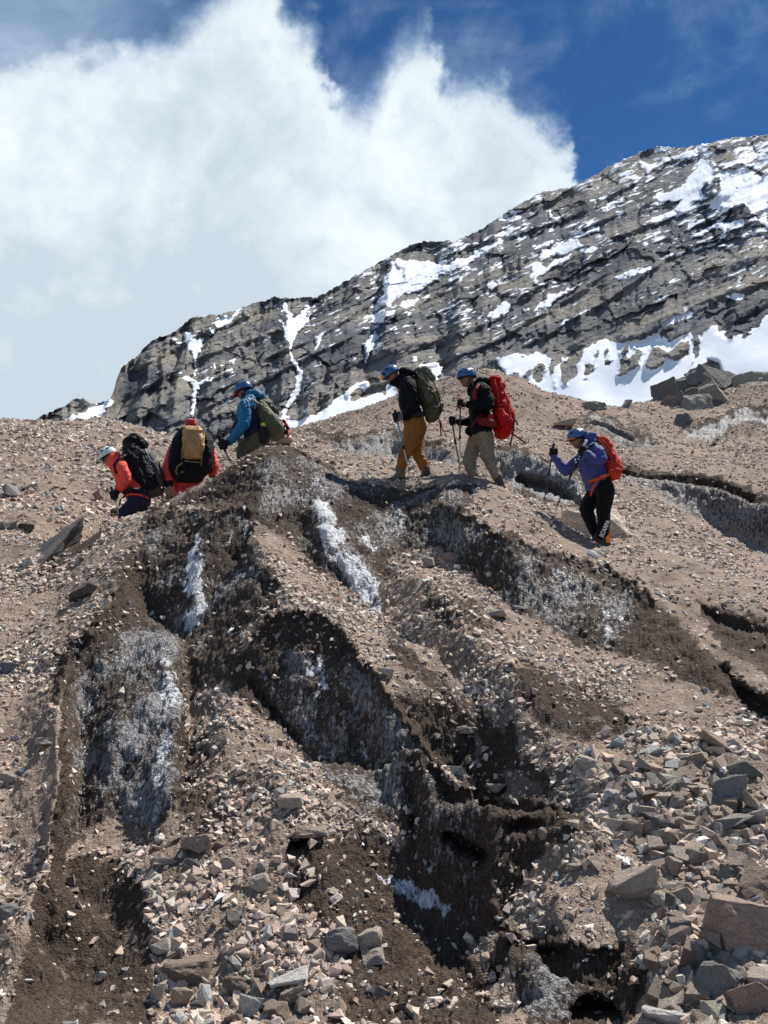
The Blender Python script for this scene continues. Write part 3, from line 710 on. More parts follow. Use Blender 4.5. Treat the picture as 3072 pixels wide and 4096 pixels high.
for x, y, rx, ry in ((570,990,11,8),(592,1055,14,22),(645,1062,24,34),(695,1050,22,62),(765,1000,36,22),(745,1040,20,24),(820,1035,42,58),(765,1090,13,14),(880,1090,12,10),(905,1035,24,30),(940,970,14,24),(980,960,13,26),(985,1000,20,14),(1050,1020,40,50),(1103,985,22,44),(1060,950,26,26),(1182,985,50,50),(1285,955,54,46),(1358,935,20,60),(1510,884,36,26),(1566,895,24,20),(1340,1010,16,12),(1490,830,70,40),(1250,900,30,14),(1600,780,60,60),(630,975,30,8)):
    isl.poly([B_(x + .84 * rx * math.cos(t) * (1 + .25 * math.sin(3 * t + x)), y + .84 * ry * math.sin(t) * (1 + .2 * math.sin(2 * t + y)) - .5 * rx * math.cos(t)) for t in np.linspace(0, 6.28, 14)[:-1]], 1)
PB([(1268,1118),(1290,1080),(1330,1050),(1370,1015),(1400,985),(1440,1005),(1455,1050),(1480,1090),(1500,1120),(1400,1180),(1280,1160)], 1, isl)
PB([(1180,890),(1225,860),(1300,825),(1400,810),(1420,850),(1350,880),(1250,905)], 1, isl)
PA([(75,800),(180,770),(300,740),(420,790),(330,830),(180,880),(60,940),(20,980),(75,900)], 1, darkr)
PA([(820,600),(900,550),(960,620),(900,680),(760,680)], .7, darkr); PA([(1130,620),(1250,560),(1350,600),(1340,720),(1180,760),(1100,700)], .8, darkr)
PA([(1000,960),(1150,900),(1160,960),(1030,1000)], .8, darkr)
PB([(490,760),(640,690),(860,580),(1050,540),(1080,600),(880,650),(700,720),(560,760)], 1, darkr)
PB([(930,520),(1080,420),(1110,500),(1060,600),(930,600)], .8, darkr); PB([(1230,400),(1640,370),(1640,420),(1400,520),(1250,560)], .7, darkr)
PB([(1420,800),(1659,690),(1659,830),(1600,850),(1480,860)], .8, darkr); PB([(350,700),(480,640),(480,760),(330,820)], .6, darkr)
PA([(200,950),(480,800),(560,860),(560,1000),(360,1080),(80,1000)], .8, tan); PA([(700,760),(880,660),(1000,720),(900,900),(640,960),(560,860)], .7, tan)
PA([(1100,440),(1300,370),(1420,400),(1340,520),(1200,540)], .7, tan); PB([(700,950),(1050,760),(1500,640),(1659,610),(1659,690),(1350,780),(1000,860),(880,920)], .6, tan)
PB([(1120,560),(1240,400),(1320,520),(1280,640)], .5, tan)
snow.blur(1); field.blur(5); darkr.blur(12); tan.blur(16); isl.blur(2)
MC, MR = 700, 430
xs = np.concatenate([np.linspace(-400, -25, 30), np.linspace(-20, 1679, MC - 60), np.linspace(1685, 2060, 30)])
NX = len(xs)
top = skyline(xs); low = np.interp(xs, [-400, 200, 500, 700, 1100, 1659, 2060], [1010, 1000, 1010, 1010, 960, 960, 960])
t = np.linspace(0, 1, MR)
yy = low[None, :] + (top - low)[None, :] * t[:, None]
xx = np.broadcast_to(xs[None, :], yy.shape)
tn = ray(xx * K, yy * K)[2]
D = (1.12 * 600 - 167) / (1.12 - tn)                     # a 48 degree wall, 600 m away at its foot
isnow = snow.at(xx, yy); ifield = field.at(xx, yy); wxy = np.stack([xx, yy, xx * 0], -1)
wpx = xx + 4 * perlin(wxy / 9) + 9 * perlin(wxy / 30 + 4); wpy = yy + 4 * perlin(wxy / 9 + 7) + 7 * perlin(wxy / 30 + 9)
v_snow = snow.at(wpx, wpy); v_isl = isl.at(wpx, wpy); v_field = field.at(xx, yy)
bt = math.radians(25)
al = xx * math.cos(bt) - yy * math.sin(bt); ac = yy * math.cos(bt) + xx * math.sin(bt)
sb = ac / 52 + .9 * perlin(np.stack([al / 420, ac / 150, xx * 0], -1)) + .10 * perlin(np.stack([al / 60, ac / 30, xx * 0], -1))
fr = sb - np.floor(sb)
saw = sstep(0.0, .30, fr) - fr
sb2 = ac / 13 + .7 * perlin(np.stack([al / 220, ac / 60, xx * 0 + 4], -1)); fr2 = sb2 - np.floor(sb2); saw2 = sstep(0, .35, fr2) - fr2
gx_ = xx + 10 * perlin(wxy / 70) + .16 * yy
gul = 1.35 * np.abs(perlin(np.stack([gx_ / 74, yy / 420, xx * 0 + 2], -1))) - 1.0 * sstep(.0, .55, perlin(np.stack([gx_ / 120, yy / 300, xx * 0 + 6], -1)))
gul2 = fbm(np.stack([gx_ / 19, yy / 120, xx * 0 + 5], -1), 3, .55, ridged=True)
fine = fbm(wxy / 13, 4, .62)
fin2 = fbm(np.stack([al / 22, ac / 7, xx * 0 + 8], -1), 3, .6)
def facets(a, b, seed):
    """tilted flat faces bounded by sharp steps, like jointed rock"""
    ia, ib = np.floor(a).astype(int), np.floor(b).astype(int); d1 = np.full(a.shape, 9.); v1 = np.zeros(a.shape); d2 = d1.copy(); v2 = v1.copy()
    for da in (-1, 0, 1):
        for db in (-1, 0, 1):
            h = _perm[(_perm[(ia + da + seed) & 255] + ib + db) & 255]; g = _g[h]; g2 = _g[(h * 7 + 13) & 255]
            ua, ub = a - (ia + da + .5 + .45 * g[..., 0]), b - (ib + db + .5 + .45 * g[..., 1])
            d = ua * ua + ub * ub; v = g[..., 2] * .7 + g2[..., 0] * ua * 1.1 + g2[..., 1] * ub * .8
            first = d < d1; d2 = np.where(first, d1, np.minimum(d2, d)); v2 = np.where(first, v1, np.where(d < d2 + 1e-9, v, v2)); v1 = np.where(first, v, v1); d1 = np.where(first, d, d1)
    return v1, np.sqrt(d2) - np.sqrt(d1)
wfa = 9 * perlin(wxy / 26 + 3); wfb = 6 * perlin(wxy / 22 + 6)
fc1, e1 = facets((al + wfa) / 74, (ac + wfb) / 44, 3); fc2, e2 = facets((xx + .25 * yy + wfa) / 20, (yy + wfb) / 36, 40); fc3, e3 = facets((al + wfa * .4) / 15, (ac + wfb * .3) / 8, 90)
brk = sstep(-.35, .35, fbm(wxy / 75 + 11, 2))
rock = 1 - np.clip(v_field * (1 - v_isl), 0, 1)
rel = (17 * gul - 3.0 * gul2 * (.3 + brk) + 9 * saw * (.35 + .8 * brk) + 1.0 * saw2 + .8 * fine + .5 * fin2 + 3.4 * fc1 + 2.6 * fc2 + .6 * fc3) * (1 - .55 * sstep(.3, .8, v_snow) * (1 - v_isl))
rel = rel * (.03 + .97 * rock) * (1 - .55 * v_isl * v_field) - 1.0 * v_isl * v_field * (1 + fine) + (1 - rock) * 3 * perlin(wxy / 90)
rel *= sstep(0, .05, 1.02 - t)[:, None] * .85 + .15
D = D + rel
ax, ay, az_ = ray(xx * K, yy * K)
MP = np.stack([ax * D, ay * D, CAM[2] + az_ * D], -1)
back = []                                                  # the far side falls away behind the ridge
for k in range(1, 9):
    q = MP[-1].copy(); q[:, 0] *= 1 + .04 * k; q[:, 1] += 35 * k; q[:, 2] -= 22 * k + 6 * perlin(np.stack([xs / 30, xs * 0 + k, xs * 0], -1)); back.append(q)
foot = []
for k in range(6, 0, -1):
    q = MP[0].copy(); s = 1 - .12 * k; q[:, 0] *= s; q[:, 1] *= s; q[:, 2] = q[:, 2] * (1 - .17 * k) - 10 * k / 6; foot.append(q)
MP = np.concatenate([np.array(foot), MP, np.array(back)], 0)
padv = lambda a: np.concatenate([np.repeat(a[:1], 6, 0), a, np.repeat(a[-1:], 8, 0)], 0)
ledge = sstep(.72, .98, fr) * .5 + sstep(.7, .95, fr2) * .3
zone = np.interp(xx, [200, 700, 1000, 1300, 1659], [.30, .46, .60, .56, .72]) * np.interp(yy - top[None, :], [0, 120, 300, 450], [1.1, 1.05, .75, .3])
v_auto = zone * (.75 + .9 * fin2 + .6 * fbm(wxy / 60 + 3, 2)) + ledge * .55 * np.clip(zone * 2.2, .2, 1) * sstep(-.2, .4, fbm(wxy / 70 + 21, 3))
v_sn = np.where(v_isl > .5, .12 + .15 * v_auto, np.maximum(v_snow, v_auto * .78))
v_sn = np.clip(v_snow * (1 - v_isl), 0, 1); v_sn = np.maximum(v_sn, v_auto * .74 * (1 - .8 * v_isl))
def mountain_material():
    M = Mat('mountain rock and snow'); sn, dk, tn_, crease_shade = M.attr('snow'), M.attr('dark'), M.attr('tan'), M.attr('crack')
    p = M.pos()
    n1 = M.noise(p, .012, 6, .6); n2 = M.noise(p, .09, 6, .65); n3 = M.noise(M.pos((1, 1, .25)), .16, 5, .7)
    mp = M.n('ShaderNodeMapping'); M.L(M.pos((1, 1, 1), (0, math.radians(24), 0)), mp.inputs[0]); mp.inputs['Scale'].default_value = (.55, .4, 4.6)
    n4 = M.noise(mp.outputs[0], .035, 8, .68, .6); n5 = M.noise(mp.outputs[0], .011, 4, .6, .3)
    c = M.mix(M.ramp(n1, .35, .65), (.130, .136, .152), (.225, .216, .202))
    c = M.mix(M.math('MULTIPLY', tn_, M.ramp(n2, .25, .6)), c, (.29, .27, .215))
    c = M.mix(M.math('MULTIPLY', M.ramp(n4, .45, .60), .40), c, (.095, .10, .118))
    c = M.mix(M.math('MULTIPLY', M.ramp(n5, .50, .60), .75), c, (.29, .265, .215))
    c = M.mix(M.math('MULTIPLY', M.ramp(n5, .48, .40), .7), c, (.075, .08, .093))
    c = M.mix(M.math('MULTIPLY', M.ramp(n3, .52, .68), .5), c, (.25, .235, .21))
    c = M.mix(M.math('MULTIPLY', M.ramp(n1, .6, .75), .35), c, (.17, .10, .075))
    c = M.mix(M.math('MULTIPLY', M.ramp(n2, .55, .75), .35), c, (.05, .05, .055))
    c = M.mix(M.math('MULTIPLY', M.ramp(n1, .52, .38), .5), c, (.105, .115, .140))
    c = M.mix(M.math('MULTIPLY', M.ramp(dk, .15, .6), M.ramp(n2, .2, .5, .55, .85)), c, (.052, .058, .076))
    c = M.mix(M.math('MULTIPLY', M.ramp(crease_shade, .3, 1.0), .12), c, (.045, .048, .058))  # facet edges darkened: crease shade put into the rock colour
    f = M.math('ADD', sn, M.math('MULTIPLY', M.math('SUBTRACT', n2, .5), .35))
    f = M.math('ADD', f, M.math('MULTIPLY', M.math('SUBTRACT', n4, .5), 1.1))
    f = M.ramp(M.math('ADD', f, M.math('MULTIPLY', M.math('SUBTRACT', M.noise(p, .35, 5, .7), .5), .35)), .45, .51)
    c = M.mix(f, c, M.mix(M.ramp(n2, .3, .7), (.80, .84, .90), (.90, .92, .94)))
    b = M.bump(M.math('ADD', n2, M.math('ADD', M.math('MULTIPLY', n4, 1.5), M.math('MULTIPLY', n3, .8))), 1.0, 2.2)
    bs = M.n('ShaderNodeMix', data_type='VECTOR'); M.L(f, bs.inputs[0]); M.L(b, bs.inputs[4]); M.L(M.n('ShaderNodeNewGeometry').outputs['Normal'], bs.inputs[5])
    return M.set(c, .9, bs.outputs[1])
mo = grid_mesh('mountain', MP, {'snow': padv(v_sn), 'dark': padv(darkr.at(wpx, wpy)), 'tan': padv(tan.at(wpx, wpy)), 'strata': padv(fr), 'crack': padv(np.maximum(1 - e1 * 9, 1 - e2 * 7))}, mountain_material())  # crack: facet-edge mask for the painted crease shade
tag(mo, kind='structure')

# rough glacier floor between the moraine and the wall, out to the horizon
nb = 90
ra = np.linspace(0, 2 * math.pi, 97); rd = np.exp(np.linspace(math.log(60), math.log(6000), nb))
VX = np.sin(ra)[None, :] * rd[:, None]; VY = np.cos(ra)[None, :] * rd[:, None]
VZ2 = -14 + fbm(np.stack([VX / 90, VY / 90, VX * 0], -1), 4) * 7
VZ2[0] = -9
def valley_material():
    M = Mat('valley debris'); p = M.pos(); n = M.noise(p, .05, 8, .65); m = M.noise(p, .6, 5, .6)
    c = M.mix(M.ramp(n, .35, .65), (.20, .15, .11), (.12, .10, .085)); c = M.mix(M.ramp(m, .4, .7), c, (.27, .22, .17))
    return M.set(c, .95, M.bump(m, .6, .6))
vo = grid_mesh('valley_floor', np.stack([VX, VY, VZ2], -1), {}, valley_material()); tag(vo, kind='structure')
inner = bpy.data.meshes.new('near_terrain')
ia = np.linspace(0, 2 * math.pi, 97); idd = np.exp(np.linspace(math.log(.6), math.log(62), 40))
IX = np.sin(ia)[None, :] * idd[:, None]; IY = np.cos(ia)[None, :] * idd[:, None]
IZ = np.interp(idd, [.6, 3, 8, 20, 62], [-.55, -.75, -1.0, -3.5, -9.2])[:, None] + fbm(np.stack([IX / 6, IY / 6, IX * 0], -1), 3) * np.minimum(idd, 10)[:, None] * .03
io = grid_mesh('near_terrain', np.stack([IX, IY, IZ], -1), {'ice': IX * 0, 'mud': IX * 0 + .3, 'white': IX * 0, 'dirt': IX * 0 + .4}, ground_o.data.materials[0]); tag(io, kind='structure')
bpy.data.meshes.remove(inner)

# ================================================================== STONES
TONES = {k: tuple(c * 1.45 for c in v) for k, v in {'tan': (.40, .315, .255), 'pale': (.50, .43, .365), 'cream': (.60, .55, .46), 'grey': (.235, .235, .232), 'brown': (.21, .158, .125),
         'blue grey': (.185, .215, .235), 'pinkish': (.41, .30, .245), 'white': (.66, .66, .64), 'dark grey': (.095, .092, .09), 'olive grey': (.20, .20, .165)}.items()}
def stone_material(name, use_object=False):
    M = Mat(name); p = M.pos(obj=use_object)
    at = M.n('ShaderNodeAttribute'); at.attribute_name = 'tone'
    if use_object: at.attribute_type = 'OBJECT'
    n = M.noise(p, 6 if use_object else 30, 6, .65); m = M.noise(p, 28 if use_object else 120, 4, .6)
    c = M.mix(M.ramp(n, .3, .7), at.outputs['Color'], M.mix(1.0, at.outputs['Color'], (.84, .82, .80), 'MULTIPLY'))
    c = M.mix(M.math('MULTIPLY', M.ramp(m, .45, .75), .5), c, (.54, .47, .40))
    if use_object:
        w = M.noise(M.pos((1, 1, 3), obj=True), 2.2, 5, .6, 1.5)
        c = M.mix(M.math('MULTIPLY', M.ramp(w, .55, .6), .35), c, (.12, .095, .075))
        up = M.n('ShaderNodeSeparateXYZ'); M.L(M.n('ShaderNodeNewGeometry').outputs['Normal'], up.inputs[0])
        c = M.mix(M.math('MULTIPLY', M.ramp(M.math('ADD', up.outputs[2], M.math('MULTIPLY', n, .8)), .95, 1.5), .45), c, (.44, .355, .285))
        cr = M.vor(M.pos(obj=True), 3.2, 'DISTANCE_TO_EDGE'); crack = M.ramp(cr.outputs['Distance'], .0, .03)
        c = M.mix(M.math('MULTIPLY', M.math('SUBTRACT', 1.0, crack), .45), c, (.05, .045, .04))
        return M.set(c, .88, M.bump(m, .7, .012, M.bump(n, 1.0, .06, M.bump(crack, .5, .02))))
    return M.set(c, .9, M.bump(M.math('ADD', n, M.math('MULTIPLY', m, .5)), .7, .02))
MAT_ROCK = stone_material('weathered rock', True)
MAT_GRAVEL = stone_material('gravel')

def hull_mesh(name, seed, kind, detail=0):
    r = np.random.RandomState(seed)
    n = 10 if not detail else {'slab': 15, 'block': 14, 'wedge': 13, 'round': 34, 'shard': 12}[kind]
    p = r.uniform(-1, 1, (n, 3))
    if kind == 'round': p = r.normal(size=(n, 3)); p /= np.linalg.norm(p, axis=1)[:, None]; p = np.sign(p) * np.abs(p) ** .8
    else:
        p = np.sign(p) * np.abs(p) ** (.42 if detail else .55)
        q = r.normal(size=3); q /= np.linalg.norm(q); dd = p @ q; p -= np.outer(np.maximum(dd - .75, 0), q)
    if kind == 'wedge': p[:, 2] *= .25 + .75 * (p[:, 0] + 1) / 2
    if kind == 'shard': p[:, 1] *= 1 - .7 * np.abs(p[:, 0])
    if kind == 'slab': p[:, 2] += .5 * p[:, 0] * r.uniform(-.4, .4)
    p /= np.abs(p).max(0)
    bm = bmesh.new()
    for v in p: bm.verts.new(v)
    bmesh.ops.convex_hull(bm, input=bm.verts)
    bmesh.ops.delete(bm, geom=[v for v in bm.verts if not v.link_faces], context='VERTS')
    if detail:
        bmesh.ops.dissolve_limit(bm, angle_limit=math.radians(14), verts=bm.verts, edges=bm.edges)
        bmesh.ops.bevel(bm, geom=list(bm.edges), offset=.055, segments=1, affect='EDGES', profile=.6, clamp_overlap=True)
        bmesh.ops.triangulate(bm, faces=bm.faces)
        for _ in range(detail):
            bmesh.ops.subdivide_edges(bm, edges=[e for e in bm.edges if e.calc_length() > (.42 if _ == 0 else .2)], cuts=1, use_grid_fill=True)
            bmesh.ops.triangulate(bm, faces=bm.faces)
        c = np.array([v.co[:] for v in bm.verts]); s = seed * 1.37
        d = fbm(c * 1.7 + s, 4, .6) * .15 + np.floor(fbm(c * np.array([1, 1, 3.2]) + s + 5, 2) * 5) * .018
        nn = np.array([v.normal[:] for v in bm.verts]); c = c + nn * d[:, None]
        for v, q in zip(bm.verts, c): v.co = q
    me = bpy.data.meshes.new(name); bm.to_mesh(me); bm.free(); me.materials.append(MAT_ROCK)
    return me

stone_no = []
def put_rock(x, y, w, h, tone, kind, name, label, category, rot=0, detail=2, seed=None, depth=.75, d=None, group=None, sink=.22, yaw=None, mesh=None):
    """a rock whose foot is at view px (x, y), w x h px large in the 1659-wide view"""
    if d is None:
        r = hit(x * K, y * K)
        if r is None: return None
        P, d = r
    else: P = pt(x * K, y * K, d)
    s = d * K / F_PX * 1.0
    sx, sz = w * s / 2, h * s / 2
    seed = seed if seed is not None else int(x * 7 + y * 3) % 9973
    me = mesh or hull_mesh(name, seed, kind, detail)
    o = bpy.data.objects.new(name, me); COL.objects.link(o)
    r = random.Random(seed)
    sy = max(sx, sz) * depth
    o.scale = (sx, sy, sz)
    o.rotation_euler = (math.radians(r.uniform(-12, 8)), math.radians(-rot), math.radians(r.uniform(-22, 22) if yaw is None else yaw) - math.atan2(P[0], P[1]))
    o.location = (P[0], P[1] + sy * .35, P[2] + sz * (1 - 2 * sink) + sy * .12)
    t = TONES[tone]; f = r.uniform(.88, 1.12); o['tone'] = (t[0] * f, t[1] * f, t[2] * f, 1.0)
    stone_no.append((x, y, label, o))
    return tag(o, label, category, group)

HERO = [
 # x, foot y, w, h, tone, kind, rot, label
 (126,1196,172,56,'dark grey','block',36,'large dark grey slab tilted up beside the hiker in the white helmet'),
 (182,1292,74,34,'dark grey','wedge',28,'dark pointed slab half sunk in pale scree under the large tilted slab'),
 (16,1448,46,30,'blue grey','slab',30,'blue grey slab at the edge of the pale scree on the left'),
 (1290,1184,164,104,'pale','round',-12,'big pale grey boulder behind the legs of the hiker in blue'),
 (376,1072,48,40,'brown','block',10,'brown blocky stone beside the tan backpack hiker'),
 (412,1050,40,34,'tan','round',0,'rounded tan stone on the crest touching the tan backpack'),
 (630,1742,62,30,'pale','slab',0,'pale flat-topped slab lying on gravel left of the dark ice wall'),
 (668,1812,74,26,'tan','slab',2,'flat brown slab overhanging a small dark hollow'),
 (426,1846,64,54,'tan','wedge',-8,'tan pyramid-shaped stone at the foot of the left ice wall'),
 (418,1890,52,38,'grey','block',-8,'grey block just below the tan pyramid-shaped stone'),
 (491,1880,36,32,'pale','round',0,'pale round stone right of the grey block'),
 (352,1872,56,20,'pale','slab',-4,'thin pale slab left of the grey block'),
 (740,2054,70,52,'grey','round',0,'large pale grey rounded boulder in the bottom gravel'),
 (802,2048,54,44,'cream','block',14,'cream boulder right of the rounded grey boulder'),
 (806,2080,46,32,'pale','slab',8,'pale slab tucked under the cream boulder'),
 (410,2128,112,56,'brown','block',6,'large brown boulder among white blocks near the bottom edge'),
 (346,2172,48,48,'cream','block',30,'cream block leaning on the large brown boulder'),
 (386,2178,44,46,'tan','block',-16,'tan upright block in front of the large brown boulder'),
 (436,2170,38,44,'white','shard',22,'white shard right of the tan upright block'),
 (345,2062,42,30,'cream','slab',22,'cream slab above the large brown boulder'),
 (372,2085,40,26,'brown','wedge',20,'brown wedge stone just above the large brown boulder'),
 (620,2128,84,24,'white','slab',16,'long white slab in the bottom gravel'),
 (508,2140,56,30,'brown','round',-8,'dark brown rounded stone left of the long white slab'),
 (540,2192,52,44,'white','block',-14,'white block below the dark brown rounded stone'),
 (386,2218,24,34,'white','round',0,'white egg-shaped stone at the bottom edge'),
 (592,2200,56,34,'brown','block',10,'brown block right of the white block'),
 (640,2165,60,36,'tan','slab',26,'tan slab leaning under the long white slab'),
 (505,2010,30,50,'dark grey','shard',58,'dark upright shard in the middle of the bottom gravel'),
 (560,1922,44,38,'cream','round',20,'cream rounded stone below the tan pyramid-shaped stone'),
 (624,2035,36,34,'grey','block',0,'small grey block left of the pale rounded boulder'),
 (1274,1664,62,36,'cream','round',-14,'smooth cream boulder at the top of the coarse rubble'),
 (1456,1702,80,32,'olive grey','wedge',6,'olive grey flat slab in the coarse rubble'),
 (1384,1700,54,28,'blue grey','shard',-4,'blue grey pointed slab beside the olive grey slab'),
 (1582,1735,68,66,'grey','block',0,'grey upright block in the coarse rubble'),
 (1568,1752,66,36,'brown','wedge',-10,'brown wedge leaning against the grey upright block'),
 (1575,1798,110,42,'grey','slab',26,'long grey slab under the brown wedge'),
 (1322,1738,42,36,'white','block',-6,'bright white angular block in the rubble'),
 (1356,1740,34,28,'grey','block',0,'small grey block touching the bright white block'),
 (1266,1722,48,44,'tan','block',-20,'tan block left of the bright white block'),
 (1378,1942,122,64,'pale','block',24,'big pale tan block set in the brown lower mound'),
 (1432,1956,46,30,'cream','round',-20,'cream stone leaning on the big pale tan block'),
 (1480,1966,40,58,'tan','slab',-62,'tan slab standing on end right of the cream stone'),
 (1512,1958,36,34,'white','block',0,'white block beside the tan slab standing on end'),
 (1612,2062,140,118,'pinkish','block',-10,'largest reddish brown boulder at the right edge'),
 (1648,1960,80,112,'brown','wedge',70,'dark brown boulder cut by the right edge'),
 (1562,2168,96,88,'grey','round',0,'big smooth grey boulder near the bottom right corner'),
 (1504,2088,50,56,'grey','block',16,'grey brown block left of the reddish boulder'),
 (1546,2070,42,50,'pale','shard',60,'pale shard between the grey brown block and the reddish boulder'),
 (1625,2190,100,66,'pinkish','slab',30,'pinkish slab right of the smooth grey boulder'),
 (1655,2150,70,52,'pale','block',10,'pale boulder in the bottom right corner'),
 (1450,2222,100,36,'white','slab',-14,'grey white slab lying along the bottom edge'),
 (1396,2230,50,30,'tan','round',0,'tan rounded stone left of the grey white slab'),
 (1606,2128,40,30,'tan','block',12,'tan block behind the smooth grey boulder'),
 (1520,1850,60,34,'pale','block',14,'pale block above the big pale tan block'),
 (1458,1862,46,26,'olive grey','slab',10,'olive grey slab above the cream stone'),
 (1568,1905,44,36,'grey','shard',30,'grey shard left of the dark brown boulder'),
 (1560,1620,88,30,'tan','slab',-32,'long tan slab sloping down at the top of the rubble'),
 (1500,1650,60,24,'tan','slab',8,'flat tan slab above the olive grey slab'),
 (1604,1682,72,40,'olive grey','block',16,'olive grey block at the right side of the rubble'),
 (1636,1745,50,36,'tan','block',-12,'tan block near the right edge of the rubble'),
 (1632,1785,50,30,'white','shard',20,'white shard near the right edge of the rubble'),
 (1420,1632,44,22,'white','slab',-12,'white slab at the top of the coarse rubble'),
 (1340,1672,54,24,'grey','slab',24,'grey slab right of the smooth cream boulder'),
 (1235,1790,34,20,'cream','block',0,'cream stone on the edge of the dark mud face'),
 (1205,1806,26,22,'grey','block',0,'grey stone on the lip of the dark mud face'),
 (1172,1812,18,28,'tan','round',0,'small upright tan stone stuck in the dark mud'),
 (1284,1878,28,28,'pale','block',0,'pale stone on the flat of the lower mound'),
 (1240,1885,30,22,'pale','slab',0,'pale slab on the flat of the lower mound'),
 (1425,1790,54,32,'grey','wedge',-30,'grey wedge in the middle of the rubble'),
 (1375,1800,44,30,'pinkish','block',0,'pinkish block in the middle of the rubble'),
 (1322,1790,50,26,'cream','slab',-8,'cream slab in the lower part of the rubble'),
 (972,1212,36,24,'pinkish','round',0,'pinkish round stone under the upper ice wall'),
 (928,1224,28,28,'pale','block',0,'pale upright stone left of the pinkish round stone'),
 (905,1208,24,18,'cream','block',0,'cream stone at the foot of the white ice streak'),
 (1072,1332,50,18,'pale','slab',0,'pale flat slab on the central gravel slope'),
 (1122,1316,34,14,'white','slab',0,'small white slab at the foot of the dark ice band'),
 (832,1458,38,22,'cream','wedge',-18,'cream stone on the rib above the dark wall'),
 (1000,1585,60,18,'pale','slab',-4,'pale grey slab on the narrow rib'),
 (830,1650,30,20,'tan','block',0,'tan stone on the edge of the rib'),
 (985,1672,40,22,'grey','slab',8,'grey slab near the nose of the rib'),
 (1075,1712,48,22,'pale','slab',4,'pale slab on the nose of the rib'),
 (1310,1408,24,18,'grey','block',0,'grey block at the foot of the icy gully'),
 (1283,1204,26,22,'white','block',0,'white block on the track below the hiker in blue'),
 (796,1162,0,0,'white','slab',0,''),
 (1026,1065,14,14,'white','block',0,'small white block below the hiker with the red pack'),
 (1002,1096,24,12,'pale','slab',0,'pale flat stone on the path edge'),
 (846,1024,22,18,'pale','block',0,'pale block beside the boot of the hiker in ochre trousers'),
 (1245,885,0,0,'white','slab',0,''),
 (22,1072,40,30,'grey','block',0,'grey angular block on the left scree'),
 (64,1060,36,18,'pale','wedge',0,'pale wedge beside the grey angular block'),
 (18,1142,40,22,'grey','slab',10,'grey slab below the grey angular block'),
 (52,1146,34,18,'dark grey','block',0,'dark block above the white stone on the left scree'),
 (58,1228,26,28,'white','block',20,'white block left of the dark pointed slab'),
 (213,1076,20,22,'pinkish','slab',-60,'pinkish slab standing in front of the white-helmeted hiker'),
 (98,1608,44,14,'cream','slab',0,'cream slab on the left shoulder'),
 (12,1692,48,26,'pale','round',0,'pale rounded stone at the left edge'),
 (14,1992,44,42,'grey','round',0,'grey rounded boulder at the lower left edge'),
 (98,1838,34,14,'tan','slab',10,'tan slab on the rim of the left ice wall'),
 (220,2112,18,14,'white','round',0,'lone white stone in the dark mud'),
 (88,2110,14,14,'tan','block',0,'lone tan stone in the dark mud'),
 (152,1915,20,24,'tan','shard',20,'tan shard on the dark mud slope'),
 (252,1105,40,12,'grey','slab',0,'grey stones hiding the feet of the white-helmeted hiker'),
 (290,1108,34,18,'pale','block',0,'pale block in front of the white-helmeted hiker'),
 (330,1106,30,14,'tan','slab',0,'tan slab below the black backpack'),
 (530,975,44,14,'cream','slab',12,'cream flat stone on the crest in front of the hiker in teal'),
 (566,962,50,14,'tan','slab',10,'tan flat stone on the crest under the olive backpack'),
 (615,960,40,14,'pinkish','slab',-4,'pinkish flat stone on top of the crest'),
]
MIDROCK = [
 (1145,886,38,18,'olive grey','wedge',0,27.6,'olive grey rock on the flank of the brown cone hill'),
 (1137,950,26,14,'pale','block',0,22.2,'pale block on the lower flank of the brown cone hill'),
 (1156,852,28,22,'dark grey','block',-10,28.4,'dark rock on the skyline beside the snowfield'),
 (1226,920,56,20,'tan','slab',0,25.8,'flat tan slab behind the helmet of the hiker in blue'),
 (1280,893,66,34,'olive grey','round',0,28.6,'rounded olive grey boulder against the snowfield'),
 (1351,882,30,28,'grey','wedge',60,30.0,'pointed grey boulder against the snowfield'),
 (1442,868,46,30,'dark grey','block',14,32.0,'dark boulder at the edge of the rock pile'),
 (1484,858,52,30,'dark grey','slab',20,33.0,'dark slab on top of the rock pile'),
 (1540,850,96,50,'dark grey','wedge',-16,33.0,'largest dark boulder crowning the rock pile'),
 (1506,903,56,36,'olive grey','block',0,30.6,'olive block in the lower middle of the rock pile'),
 (1462,896,44,30,'dark grey','block',12,30.6,'dark block at the lower edge of the rock pile'),
 (1478,922,34,20,'dark grey','round',0,28.6,'small dark boulder below the rock pile'),
 (1535,885,60,34,'olive grey','slab',28,31.4,'tilted olive slab inside the rock pile'),
 (1500,880,40,30,'dark grey','shard',-30,31.0,'jagged dark shard at the centre of the rock pile'),
 (1524,862,50,26,'brown','wedge',24,32.4,'brown wedge under the largest boulder of the rock pile'),
 (1556,893,46,22,'grey','slab',-18,31.2,'grey slab at the right foot of the rock pile'),
 (1452,884,30,20,'brown','shard',35,30.9,'brown shard at the left foot of the rock pile'),
 (1496,842,40,24,'dark grey','shard',48,33.4,'dark pointed shard at the top of the rock pile'),
 (1590,880,34,18,'olive grey','wedge',10,32.0,'olive wedge between the rock pile and the rounded outcrop'),
 (1570,868,44,30,'grey','block',-20,32.2,'grey block beside the largest dark boulder'),
 (1624,858,120,60,'olive grey','round',8,33.5,'broad rounded olive outcrop at the right edge'),
 (1652,1022,26,20,'dark grey','block',0,23.0,'dark boulder near the right edge of the brown slope'),
 (1543,964,14,10,'brown','shard',50,27.0,'small brown shard beside the pale ice cliff'),
 (1420,1000,20,8,'tan','slab',0,22.6,'thin tan stone above the large grey cliff'),
 (1355,986,18,8,'pale','slab',0,23.6,'thin pale stone above the large grey cliff'),
]
